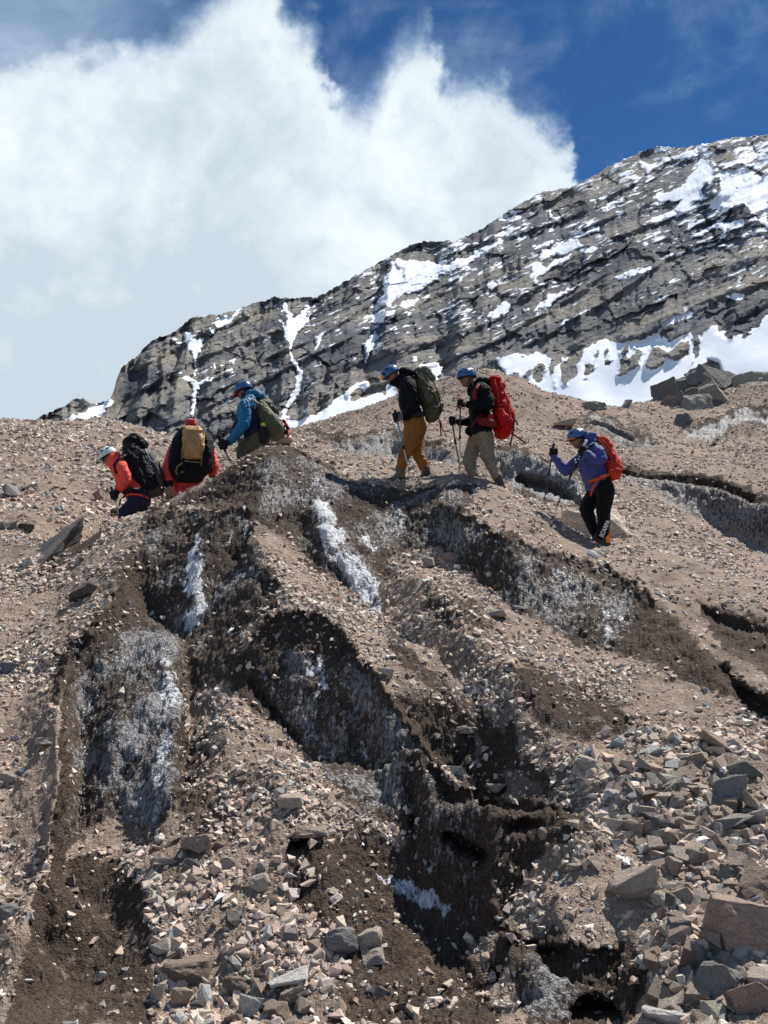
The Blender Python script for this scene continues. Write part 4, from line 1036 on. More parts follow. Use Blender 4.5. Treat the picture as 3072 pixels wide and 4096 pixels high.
def build_rocks():
    for x, y, w, h, tone, kind, rot, label in HERO:
        if not w: continue
        big = w >= 44
        put_rock(x, y, w, h, tone, kind, d=14.35 if 'legs of the hiker in blue' in label else None, name='boulder' if big else 'stone', label=label, category='boulder' if big else 'stone', rot=rot, detail=2 if big else 1)
    for x, y, w, h, tone, kind, rot, d, label in MIDROCK:
        if 'rock pile' in label: w *= 1.25; h *= 1.9; tone = {'grey': 'dark grey'}.get(tone, tone)
        put_rock(x, y, w, h, tone, kind, 'boulder' if w > 20 else 'stone', label, 'boulder' if w > 20 else 'stone', rot, 2, d=d)
build_rocks()

# ---- where loose stones lie: more on the ribs and the lower right, few on mud and walls
dens = Raster(); dens.a[:] = .55; coarse = Raster(); coarse.a[:] = .15
for p, v in (([(860,1185),(960,1200),(1160,1340),(1300,1430),(1440,1520),(1659,1640),(1659,1840),(1300,1770),(1100,1600),(900,1400),(845,1300)], .95),
             ([(1200,1560),(1659,1560),(1659,2230),(1420,2230),(1400,2060),(1460,1900),(1300,1790),(1240,1720)], 1.05),
             ([(400,1480),(520,1500),(620,1620),(800,1760),(640,1860),(420,1830),(390,1700)], 1.0),
             ([(620,1240),(760,1290),(900,1440),(1060,1600),(1180,1720),(1000,1690),(880,1540),(760,1390),(640,1300)], .95),
             ([(180,1820),(420,1790),(760,1830),(700,2000),(820,2230),(320,2230),(330,2040),(290,1880)], .72),
             ([(0,1180),(160,1130),(280,1180),(200,1330),(120,1480),(0,1480)], 1.25),
             ([(0,900),(400,940),(480,1000),(240,1110),(0,1180)], 1.0),
             ([(1120,1840),(1260,1830),(1250,2020),(1100,1990)], .8)):
    dens.poly(p, v, 'set')
for p, v in (([(1220,1600),(1659,1560),(1659,2230),(1420,2230),(1400,2060),(1460,1900),(1300,1790)], 1.0),
             ([(300,1850),(620,1800),(760,2000),(1000,2230),(320,2230)], .6), ([(0,1050),(300,1020),(280,1110),(120,1260),(0,1240)], .5),
             ([(870,1190),(1140,1320),(1200,1560),(1000,1400)], .35)):
    coarse.poly(p, v, 'set')
dens.blur(10); coarse.blur(14)
gpx, gpy = project(G); gpx /= K; gpy /= K
vis_d = near * dens.at(gpx, gpy) + (1 - near) * .6
hid_ok = ((dist > 4.6) & (dist < 34))
pr = vis_d * hid_ok * (1 - .80 * sstep(.3, .7, a_mud)) * (1 - .97 * sstep(.15, .4, np.maximum(a_ice, a_white * .8))) * (1 - .8 * a_bare) * (1 - .45 * np.clip(a_dirt * near, 0, 1))
pr *= .25 + 1.5 * sstep(-.25, .35, fbm(G * 1.5 + 20, 3))
pr *= np.where(dist > 14.5, np.where(gpx > 560, .85, .95), 1.0) * np.interp(AZ, [-.8, -.41, -.40, .40, .41, .8], [1.2, 1.2, 1, 1, 1.2, 1.2])[:, None]
pr = pr.reshape(-1).astype(np.float64); cpr = np.cumsum(pr)
rs = np.random.RandomState(11)
NSTONE = 62000
pick = np.searchsorted(cpr, rs.uniform(0, cpr[-1], NSTONE))
Pp = G.reshape(-1, 3)[pick]; Pn = NG.reshape(-1, 3)[pick]; Pd = dist.reshape(-1)[pick]
Pc = (near * coarse.at(gpx, gpy)).reshape(-1)[pick]; Pm = a_mud.reshape(-1)[pick]
smin = .0085 * (Pd / 6) ** .85
size = smin * (1 + rs.pareto(2.1, NSTONE) * (1 + 1.3 * Pc)) 
size = np.minimum(size, np.where(Pd > 15, np.where(Pp[:, 0] < -.05 * Pd, .075, .05), .034 + .040 * Pc))
mix_c = list(TONES.values())
wts_tone = np.array([.40, .24, .06, .08, .09, .02, .08, .015, .01, .01]); wts_tone /= wts_tone.sum()
tone_i = rs.choice(len(mix_c), NSTONE, p=wts_tone); tone_rgb = np.array(mix_c)[tone_i] * rs.uniform(.75, 1.18, (NSTONE, 1)) * rs.uniform(.97, 1.03, (NSTONE, 3))
def rotations(rsn, n, tiltmax, nrm):
    """flat stones lying roughly in the slope: random spin about the surface normal plus tilt"""
    up = nrm * .7 + np.array([0, 0, .3]) + rsn.normal(scale=tiltmax, size=(n, 3)); up /= np.linalg.norm(up, axis=1)[:, None]
    a = rsn.normal(size=(n, 3)); a -= (a * up).sum(1)[:, None] * up; a /= np.linalg.norm(a, axis=1)[:, None]
    return np.stack([a, np.cross(up, a), up], -1)
R3 = rotations(rs, NSTONE, .33, Pn)
variants = []
for k in range(14):
    me = hull_mesh('variant', 300 + k, ['slab', 'block', 'wedge', 'block', 'round', 'slab', 'block'][k % 7], 0)
    me.calc_loop_triangles()
    v = np.array([q.co[:] for q in me.vertices]); f = np.array([q.vertices[:] for q in me.loop_triangles])
    variants.append((v, f)); bpy.data.meshes.remove(me)
order = np.argsort(-size / Pd)                     # largest in view first
def ok_single(i):
    x, y = project(Pp[i]); return 30 < x < 3040 and 1700 < y < 4080
N_SINGLE = 300 - len(stone_no) - 12
single = []; taken = []
for i in order:
    if len(single) >= N_SINGLE: break
    x, y = project(Pp[i]); x /= K; y /= K
    if not (8 < x < 1650 and 930 < y < 2205): continue
    if Pd[i] < 14 and y < crest_y(x) + 8: continue
    if Pd[i] >= 14 and hit(x * K, y * K)[1] < Pd[i] - 1.5: continue
    if any(abs(x - a) < 16 and abs(y - b) < 10 for a, b in taken): continue
    single.append(i); taken.append((x, y))
sing = set(single)
single_meshes = [hull_mesh('stone', 500 + k, ['slab', 'block', 'wedge', 'shard'][k % 4], 1) for k in range(12)]
shape_word = ['flat', 'blocky', 'wedge-shaped', 'sharp']
tone_word = list(TONES)
used = {}
for i in single:
    k = rs.randint(12)
    o = bpy.data.objects.new('stone', single_meshes[k]); COL.objects.link(o)
    s = size[i] * rs.uniform(1.0, 1.2); asp = np.array([1, rs.uniform(.6, .95), rs.uniform(.3, .7)]) * s
    o.matrix_world = Matrix.Translation(Vector(Pp[i] + Pn[i] * asp[2] * .35)) @ Matrix(R3[i].tolist()).to_4x4() @ Matrix.Diagonal((*asp, 1))
    o['tone'] = (*tone_rgb[i], 1.0)
    x, y = project(Pp[i]); x /= K; y /= K
    near_r = min(stone_no, key=lambda q: (q[0] - x) ** 2 + (q[1] - y) ** 2 * 1.3)
    dx, dy = x - near_r[0], y - near_r[1]
    far = 'just ' if math.hypot(dx, dy) < 45 else ('' if math.hypot(dx, dy) < 110 else 'well ')
    rel = ('below' if dy > 0 else 'above') if abs(dy) > abs(dx) * .7 else ('right of' if dx > 0 else 'left of')
    ref = ' '.join(near_r[2].split()[:7])
    while ref.split()[-1] in ('the', 'of', 'in', 'on', 'at', 'under', 'and', 'a', 'up', 'beside', 'below', 'above', 'among', 'between', 'left', 'right', 'against', 'with', 'by', 'from', 'down', 'behind', 'to', 'dark', 'brown', 'grey', 'white', 'pale', 'tan', 'small', 'lower', 'bottom', 'big', 'large', 'tucked', 'leaning', 'set', 'hiding', 'standing', 'cut', 'lying', 'touching', 'half', 'along', 'coarse', 'stuck', 'near', 'front', 'upper', 'cone', 'sloping', 'flat-topped', 'olive', 'rounded', 'reddish', 'crowning', 'thin', 'cream', 'narrow', 'ice', 'central'): ref = ' '.join(ref.split()[:-1])
    lab = f"{tone_word[tone_i[i]]} {shape_word[k % 4]} stone {far}{rel} the {ref}"
    for extra in ('', 'thin', 'chunky', 'smaller', 'weathered'):
        l2 = (extra + ' ' + lab).strip()
        if l2 not in used: break
    used[l2] = 1
    tag(o, l2, 'stone', 'loose stones scattered over the debris slope')
def rubble(name, idx, mat, asp_lo=.3):
    Vs, Fs, Cs, base = [], [], [], 0
    var = rs.randint(len(variants), size=len(idx))
    for k, (v, f) in enumerate(variants):
        sel = idx[var == k]
        if not len(sel): continue
        asp = np.stack([np.ones(len(sel)), rs.uniform(.55, .95, len(sel)), rs.uniform(asp_lo, .75, len(sel))], -1) * size[sel][:, None]
        V = (v[None] * asp[:, None]) @ np.transpose(R3[sel], (0, 2, 1)) + (Pp[sel] + Pn[sel] * asp[:, 2:3] * .12)[:, None]
        Vs.append(V.reshape(-1, 3)); Fs.append((f[None] + (base + np.arange(len(sel)) * len(v))[:, None, None]).reshape(-1, 3))
        Cs.append(np.repeat(tone_rgb[sel], len(f), 0)); base += len(sel) * len(v)
    V = np.concatenate(Vs); Fc = np.concatenate(Fs).astype(np.int32); C = np.concatenate(Cs)
    me = bpy.data.meshes.new(name); me.vertices.add(len(V)); me.vertices.foreach_set('co', V.reshape(-1).astype(np.float32))
    me.loops.add(Fc.size); me.loops.foreach_set('vertex_index', Fc.reshape(-1))
    me.polygons.add(len(Fc)); me.polygons.foreach_set('loop_start', np.arange(len(Fc), dtype=np.int32) * 3); me.update(calc_edges=True)
    a = me.attributes.new('tone', 'FLOAT_COLOR', 'FACE'); a.data.foreach_set('color', np.concatenate([C, np.ones((len(C), 1))], 1).reshape(-1).astype(np.float32))
    me.polygons.foreach_set('use_smooth', np.zeros(len(Fc), bool))
    me.materials.append(mat); o = bpy.data.objects.new(name, me); COL.objects.link(o)
    print(name, len(idx), 'stones', len(Fc), 'tris')
    return tag(o, kind='stuff')
rest = np.array([i for i in range(NSTONE) if i not in sing])
rubble('gravel', rest, MAT_GRAVEL)

# ================================================================== HIKERS
def cloth(name, col, rough=.75, spec=.3, wr=1.0, scale=14, sheen=0):
    M = Mat(name); p = M.pos(obj=True)
    n = M.noise(p, scale, 5, .6, .8); m = M.noise(p, 90, 3, .6); r = M.noise(M.pos((1, 1, .5), obj=True), scale * .6, 3, .5, 2.0)
    c = M.mix(M.ramp(n, .3, .7), tuple(v * .82 for v in col), tuple(min(1, v * 1.15) for v in col))
    rid = M.math('ABSOLUTE', M.math('SUBTRACT', r, .5))
    b = M.bump(M.math('ADD', M.math('MULTIPLY', rid, 3.0), M.math('ADD', n, M.math('MULTIPLY', m, .12))), .8 * wr, .03)
    M.b.inputs['Specular IOR Level'].default_value = spec
    return M.set(c, rough, b)
def plain(name, col, rough=.5, metallic=0, spec=.5):
    M = Mat(name); p = M.pos(obj=True); n = M.noise(p, 30, 4, .6)
    M.b.inputs['Metallic'].default_value = metallic; M.b.inputs['Specular IOR Level'].default_value = spec
    return M.set(M.mix(n, tuple(v * .8 for v in col), tuple(min(1, v * 1.2) for v in col)), M.ramp(n, .2, .8, rough * .85, rough * 1.15))
MT = dict(
    coral=cloth('coral shell fabric', (.90, .085, .06), .6), teal=cloth('teal shell fabric', (.008, .15, .30), .55), navyfab=cloth('dark navy fabric', (.012, .020, .045)),
    black=cloth('black shell fabric', (.0035, .0045, .007), .75, .15), blackpack=cloth('black pack nylon', (.006, .0065, .008), .65, .22, 1.3, 11), ochre=cloth('ochre trouser fabric', (.27, .115, .022), .75),
    khaki=cloth('khaki trouser fabric', (.235, .195, .140), .8), blue=cloth('blue violet shell fabric', (.052, .068, .235), .6), blackpants=cloth('black trouser fabric', (.004, .004, .005), .7, .2),
    olive=cloth('olive pack nylon', (.085, .090, .052), .6, .3, 1.3, 10), red=cloth('red pack nylon', (.45, .005, .009), .7, .2, 1.2, 10), orange=cloth('orange pack nylon', (.62, .035, .014), .65, .25, 1.2, 10),
    tan=cloth('tan pack nylon', (.44, .265, .105), .6, .4, 1.2, 9), darkred=cloth('dark red webbing', (.16, .01, .012), .7), orangeweb=cloth('orange webbing', (.62, .09, .025), .7), trim=cloth('tan webbing', (.30, .20, .10), .7),
    blacktrim=cloth('black webbing', (.012, .012, .013), .6), glove=cloth('black glove fabric', (.010, .010, .012), .8), greyglove=cloth('grey striped glove back', (.20, .21, .23), .7),
    skin=plain('tanned skin', (.21, .105, .068), .5), visor=plain('orange visor', (.95, .22, .015), .45), redcap=plain('red cap fabric', (.50, .012, .016), .55),
    whitehelmet=plain('white helmet shell', (.62, .68, .66), .35), bluehelmet=plain('blue helmet shell', (.035, .105, .255), .35), vent=plain('helmet vent shadow', (.012, .016, .028), .7),
    tealgog=plain('teal goggle lens', (.012, .10, .125), .2), amber=plain('amber goggle lens', (.75, .26, .03), .2), lens=plain('dark glasses lens', (.010, .010, .012), .15),
    boot=plain('dark boot leather', (.035, .032, .026), .6), bootolive=plain('olive boot rubber', (.10, .085, .045), .6), sole=plain('boot sole', (.012, .012, .012), .8),
    alu=plain('silver pole tube', (.62, .62, .60), .35, .6), cyan=plain('cyan pole tube', (.05, .36, .50), .35, .3), dark=plain('black pole tube', (.015, .015, .017), .4), cork=plain('orange pole grip', (.70, .16, .05), .6),
    foam=plain('black foam grip', (.014, .014, .015), .85), white=plain('white print', (.75, .75, .74), .6), yellow=plain('yellow bottle cap', (.62, .66, .05), .4), buff=plain('light buff fabric', (.48, .42, .32), .8),
    bluebag=plain('blue stuff sack', (.04, .06, .42), .5), pale=plain('pale mauve cloth', (.55, .50, .56), .6), navyblue=cloth('navy trouser fabric', (.014, .018, .045)),
)
_fib = []
for _i in range(42):
    _z = 1 - 2 * (_i + .5) / 42; _r = math.sqrt(1 - _z * _z); _t = _i * 2.399963
    _fib.append((_r * math.cos(_t), _r * math.sin(_t), _z))
_fib = np.array(_fib)
def ball(c, r, basis=None):
    r = np.array([r, r, r] if np.isscalar(r) else r, float); p = _fib * r
    if basis is not None: p = p @ np.array(basis)           # rows of basis = local axes
    return p + np.array(c)
def chain(pts):
    """pts: [(P, r), ...] -> hulls of neighbouring balls"""
    return [np.concatenate([ball(*a), ball(*b)]) for a, b in zip(pts[:-1], pts[1:])]
def levels(lv, lat, k=1.0):
    """lv: [(P, half_width, r), ...]: a body made of cross-sections, each two balls apart along lat"""
    lat = np.array(lat, float) * k; out = []
    sec = [np.concatenate([ball(np.array(P) + lat * w, r), ball(np.array(P) - lat * w, r)]) for P, w, r in lv]
    return [np.concatenate([a, b]) for a, b in zip(sec[:-1], sec[1:])]
def obj_from(name, V, Fc, mat, parent, smooth=True):
    me = bpy.data.meshes.new(name); me.from_pydata([tuple(v) for v in V], [], Fc); me.materials.append(mat); me.update()
    me.polygons.foreach_set('use_smooth', np.full(len(me.polygons), smooth))
    return link(name, me, parent)
def link(name, me, parent):
    o = bpy.data.objects.new(name, me); COL.objects.link(o)
    if parent is not None:
        o.parent = parent; M = Matrix.Identity(4); q = parent
        o.matrix_parent_inverse = parent_world(parent).inverted()
    return o
def parent_world(o):
    m = Matrix.Translation(o.location)
    return (parent_world(o.parent) @ o.matrix_parent_inverse @ m) if o.parent else m
def blob(name, prims, mat, parent, voxel=.014, smooth=6, wrinkle=0.0, wf=9.0, seed=0, wdir=(1, 1, 1)):
    """one continuous skin over a set of convex pieces"""
    if voxel >= .012: voxel *= 1.32; smooth = max(2, smooth - 1)
    bm = bmesh.new()
    for p in prims:
        vs_ = [bm.verts.new(v) for v in p]
        r = bmesh.ops.convex_hull(bm, input=vs_)
        dead = [g for g in r['geom_interior'] if isinstance(g, bmesh.types.BMVert)]
        if dead: bmesh.ops.delete(bm, geom=dead, context='VERTS')
    me = bpy.data.meshes.new(name); bm.to_mesh(me); bm.free()
    o = bpy.data.objects.new(name, me); COL.objects.link(o)
    m = o.modifiers.new('r', 'REMESH'); m.mode = 'VOXEL'; m.voxel_size = voxel; m.use_smooth_shade = True
    s = o.modifiers.new('s', 'SMOOTH'); s.factor = .5; s.iterations = smooth
    dg = bpy.context.evaluated_depsgraph_get()
    me2 = bpy.data.meshes.new_from_object(o.evaluated_get(dg)); bpy.data.objects.remove(o); bpy.data.meshes.remove(me)
    me2.name = name; n = len(me2.vertices)
    if wrinkle and n:
        co = np.empty(n * 3, np.float32); me2.vertices.foreach_get('co', co); co = co.reshape(-1, 3)
        no = np.array([v.normal[:] for v in me2.vertices])
        q = co * np.array(wdir) * wf + seed * 3.1
        q = q + .7 * perlin(q * .6 + 5)[:, None]
        f = fbm(q, 3, .55, ridged=True)
        co = co + no * ((f - .1) * wrinkle)[:, None]
        me2.vertices.foreach_set('co', co.reshape(-1).astype(np.float32)); me2.update()
    me2.materials.clear(); me2.materials.append(mat)
    me2.polygons.foreach_set('use_smooth', np.full(len(me2.polygons), True))
    return link(name, me2, parent)
def tube(name, pts, r, mat, parent, sides=8, flat=None):
    """a swept tube or (flat=(vector, ratio)) strap; r a number or one per point"""
    P = [np.array(p, float) for p in pts]; n = len(P); rr = [r] * n if np.isscalar(r) else list(r)
    V = []; Fc = []
    for i in range(n):
        t = P[min(i + 1, n - 1)] - P[max(i - 1, 0)]; t /= np.linalg.norm(t) + 1e-9
        a = np.cross(t, [0, 1, 0] if abs(t[1]) < .9 else [1, 0, 0]); a /= np.linalg.norm(a); b = np.cross(t, a)
        if flat is not None:
            b = np.array(flat[0], float); b -= b @ t * t; b /= np.linalg.norm(b); a = np.cross(b, t)
        k = flat[1] if flat is not None else 1
        for j in range(sides):
            th = 2 * math.pi * j / sides; V.append(P[i] + rr[i] * (math.cos(th) * a + k * math.sin(th) * b))
    for i in range(n - 1):
        for j in range(sides): Fc.append((i * sides + j, i * sides + (j + 1) % sides, (i + 1) * sides + (j + 1) % sides, (i + 1) * sides + j))
    Fc.append(tuple(range(sides))[::-1]); Fc.append(tuple((n - 1) * sides + j for j in range(sides)))
    return obj_from(name, V, Fc, mat, parent)
def frame(fwd, up=(0, 0, 1)):
    f = np.array(fwd, float); f /= np.linalg.norm(f); s = np.cross(up, f); s /= np.linalg.norm(s); u = np.cross(f, s)
    return f, s, u                                               # forward, left side, up

def helmet(parent, C, fr, mat, label=None, R=.135):
    f, s, u = fr; B = np.stack([f, s, u]); V = []; Fc = []
    nu, nv = 30, 12; seg = {}
    for j in range(nv + 1):
        for i in range(nu):
            th = 2 * math.pi * i / nu; lowest = -.10 - .30 * max(0, -math.cos(th)) ** 1.2 - .12 * abs(math.sin(th)) ** 3
            ph = math.pi / 2 + (math.asin(max(-.9, lowest)) - math.pi / 2) * j / nv
            rib = 1 + .022 * math.cos(5 * th) * math.sin(ph * 1.2 + .4) * (1 if 2 < j < nv else 0)
            fl = 1.03 if j == nv else 1
            p = np.array([math.cos(ph) * math.cos(th) * 1.04, math.cos(ph) * math.sin(th) * .84, math.sin(ph) * .86]) * R * rib * fl
            V.append(C + p @ B)
    for j in range(nv):
        for i in range(nu): Fc.append((j * nu + i, (j + 1) * nu + i, (j + 1) * nu + (i + 1) % nu, j * nu + (i + 1) % nu))
    ring = len(V)
    for i in range(nu): V.append(C + (V[nv * nu + i] - C) * .90)
    for i in range(nu): Fc.append((nv * nu + i, ring + i, ring + (i + 1) % nu, nv * nu + (i + 1) % nu))
    h = obj_from('helmet', V, Fc, mat, parent)
    if label: h['label'] = label
    base = None
    for th, ph, ln in ((35, 28, .030), (75, 30, .034), (115, 26, .034), (150, 30, .028), (55, 58, .026), (100, 60, .028), (-35, 28, .03), (-75, 30, .034), (-115, 26, .034), (-55, 58, .026)):
        a, b = math.radians(th), math.radians(ph)
        n = np.array([math.cos(b) * math.cos(a), math.cos(b) * math.sin(a), math.sin(b)]); p = n * np.array([1.04, .84, .86]) * R * 1.0
        t1 = np.cross([0, 0, 1], n); t1 /= np.linalg.norm(t1); t2 = np.cross(n, t1)
        pts = [p + t1 * ln * math.cos(k) * 1.0 + t2 * ln * .42 * math.sin(k) + n * (.004 if 1 else 0) for k in np.linspace(0, 2 * math.pi, 11)[:-1]]
        pts.append(p + n * .001); w_ = [C + q @ B for q in pts]
        obj_from('vent', w_, [(k, (k + 1) % 10, 10) for k in range(10)], MT['vent'], h)
    return h
def head_prims(C, fr):
    f, s, u = fr; B = np.stack([f, s, u]); q = lambda a, b, c: C + f * a + s * b + u * c
    return [ball(C, (.098, .078, .105), B), np.concatenate([ball(q(.03, 0, -.03), (.075, .064, .07), B), ball(q(.062, 0, -.105), (.028, .026, .022), B)]),
            np.concatenate([ball(q(.094, 0, .002), .011), ball(q(.116, 0, -.035), (.016, .016, .012), B)]),
            ball(q(.090, 0, -.072), (.014, .024, .006), B), ball(q(.090, 0, -.084), (.013, .021, .006), B),
            ball(q(-.005, .080, -.02), (.02, .010, .032), B), ball(q(-.005, -.080, -.02), (.02, .010, .032), B),
            ball(q(.080, .034, .028), (.016, .03, .010), B), ball(q(.080, -.034, .028), (.016, .03, .010), B)]
def eyewear(parent, C, fr, mat, name='sunglasses', big=False, off=(0, 0, 0)):
    f, s, u = fr; B = np.stack([f, s, u]); C = C + f * off[0] + u * off[2]
    k = 1.35 if big else 1
    pr = []
    for sd in (1, -1): pr.append(np.concatenate([ball(C + f * .094 + s * .034 * sd + u * .004, (.010, .030 * k, .021 * k), B), ball(C + f * .075 + s * .066 * sd + u * .004, (.008, .008, .014 * k), B)]))
    pr.append(np.concatenate([ball(C + f * .102 + s * .02, (.006, .006, .006 * k)), ball(C + f * .102 - s * .02, (.006, .006, .006 * k))]))
    g = blob(name, pr, mat, parent, .006, 2)
    for sd in (1, -1): tube('strap', [C + f * .078 + s * .070 * sd + u * .006, C + s * .088 * sd + u * .008, C - f * .06 + s * .07 * sd + u * .01], [.006 * k * 1.3] * 3, MT['vent'] if not big else MT['blacktrim'], g)
    return g
def glove(parent, C, axis, palm_dir, mat, sc=1.0, name='glove', forearm=None):
    """hand closed round a grip that runs along axis through C; palm_dir points from the grip to the back of the hand"""
    a = np.array(axis, float); a /= np.linalg.norm(a); d = np.array(palm_dir, float); d -= d @ a * a; d /= np.linalg.norm(d); e = np.cross(a, d)
    pr = [np.concatenate([ball(C + d * .036 * sc + a * .030 * sc, .021 * sc), ball(C + d * .036 * sc - a * .030 * sc, .021 * sc), ball(C + d * .034 * sc + e * .025 * sc + a * .02 * sc, .017 * sc), ball(C + d * .030 * sc + e * .025 * sc - a * .02 * sc, .016 * sc)])]
    for i, (z, ln) in enumerate(((.033, .95), (.011, 1.05), (-.011, 1.0), (-.032, .82))):
        pts = []
        for th in np.linspace(math.radians(20), math.radians(20 + 215 * ln), 5):
            rr = .030 * sc; pts.append((C + a * z * sc + (d * math.cos(th) + e * math.sin(th)) * rr, .0108 * sc * (1 - .05 * i)))
        pr += chain(pts)
    pr += chain([(C + d * .03 * sc + a * .032 * sc, .014 * sc), (C + d * .012 * sc - e * .026 * sc + a * .045 * sc, .0125 * sc), (C - d * .018 * sc - e * .022 * sc + a * .048 * sc, .011 * sc)])
    if forearm is not None: pr += chain([(C + d * .036 * sc, .026 * sc), (np.array(forearm), .036 * sc)])
    return blob(name, pr, mat, parent, .0075, 2)
def boot(parent, ankle, toe_dir, mat, ln=.2):
    f = np.array(toe_dir, float); f /= np.linalg.norm(f); s = np.cross([0, 0, 1], f); s /= np.linalg.norm(s); u = np.cross(f, s); A = np.array(ankle)
    lat = s
    pr = levels([(A + u * .03, .012, .056), (A - u * .04, .014, .055), (A - u * .085 - f * .015, .016, .045)], lat) + levels([(A - u * .06 + f * .02, .015, .055), (A - u * .095 + f * .10, .026, .036), (A - u * .10 + f * (ln - .03), .020, .028)], lat)
    b = blob('boot', pr, mat, parent, .010, 3, .004, 20)
    sp = levels([(A - u * .128 - f * .05, .022, .016), (A - u * .130 + f * .08, .034, .016), (A - u * .126 + f * ln, .022, .015)], lat)
    blob('sole', sp, MT['sole'], b, .009, 1)
    return b
def pole(top, tip, lower, label, grip=MT['foam'], upper=None, brk=.45):
    """trekking pole from the top of the grip to the tip in the ground"""
    T, E = np.array(top), np.array(tip); v = (E - T) / np.linalg.norm(E - T); Ln = np.linalg.norm(E - T)
    root = bpy.data.objects.new('trekking_pole', None); root.location = E; COL.objects.link(root)
    tag(root, label, 'trekking pole', 'trekking poles held by the climbing party')
    tube('grip', [T, T + v * .012, T + v * .03, T + v * .10, T + v * .14], [.012, .022, .018, .016, .019], grip, root)
    tube('shaft', [T + v * .13, T + v * Ln * brk], .0105, upper or MT['dark'], root)
    tube('clamp', [T + v * (Ln * brk - .02), T + v * (Ln * brk + .03)], .016, MT['foam'], root)
    tube('shaft', [T + v * Ln * brk, E - v * .05], .0085, lower, root)
    tube('basket', [E - v * .09, E - v * .085], .028, MT['foam'], root); tube('tip', [E - v * .06, E], [.007, .003], MT['alu'], root)
    return root
def person(loc, label):
    o = bpy.data.objects.new('person', None); o.location = loc; COL.objects.link(o)
    return tag(o, label, 'person', 'climbing party crossing the crest')
def pack(loc, label):
    o = bpy.data.objects.new('backpack', None); o.location = loc; COL.objects.link(o)
    return tag(o, label, 'backpack', 'backpacks of the climbing party')
def crop(ox, oy, s, d):
    def J(x, y, dz=0.0):
        return pt(ox + s * x, oy + s * y, d + dz)
    return J
Y_ = (0, 1, 0)

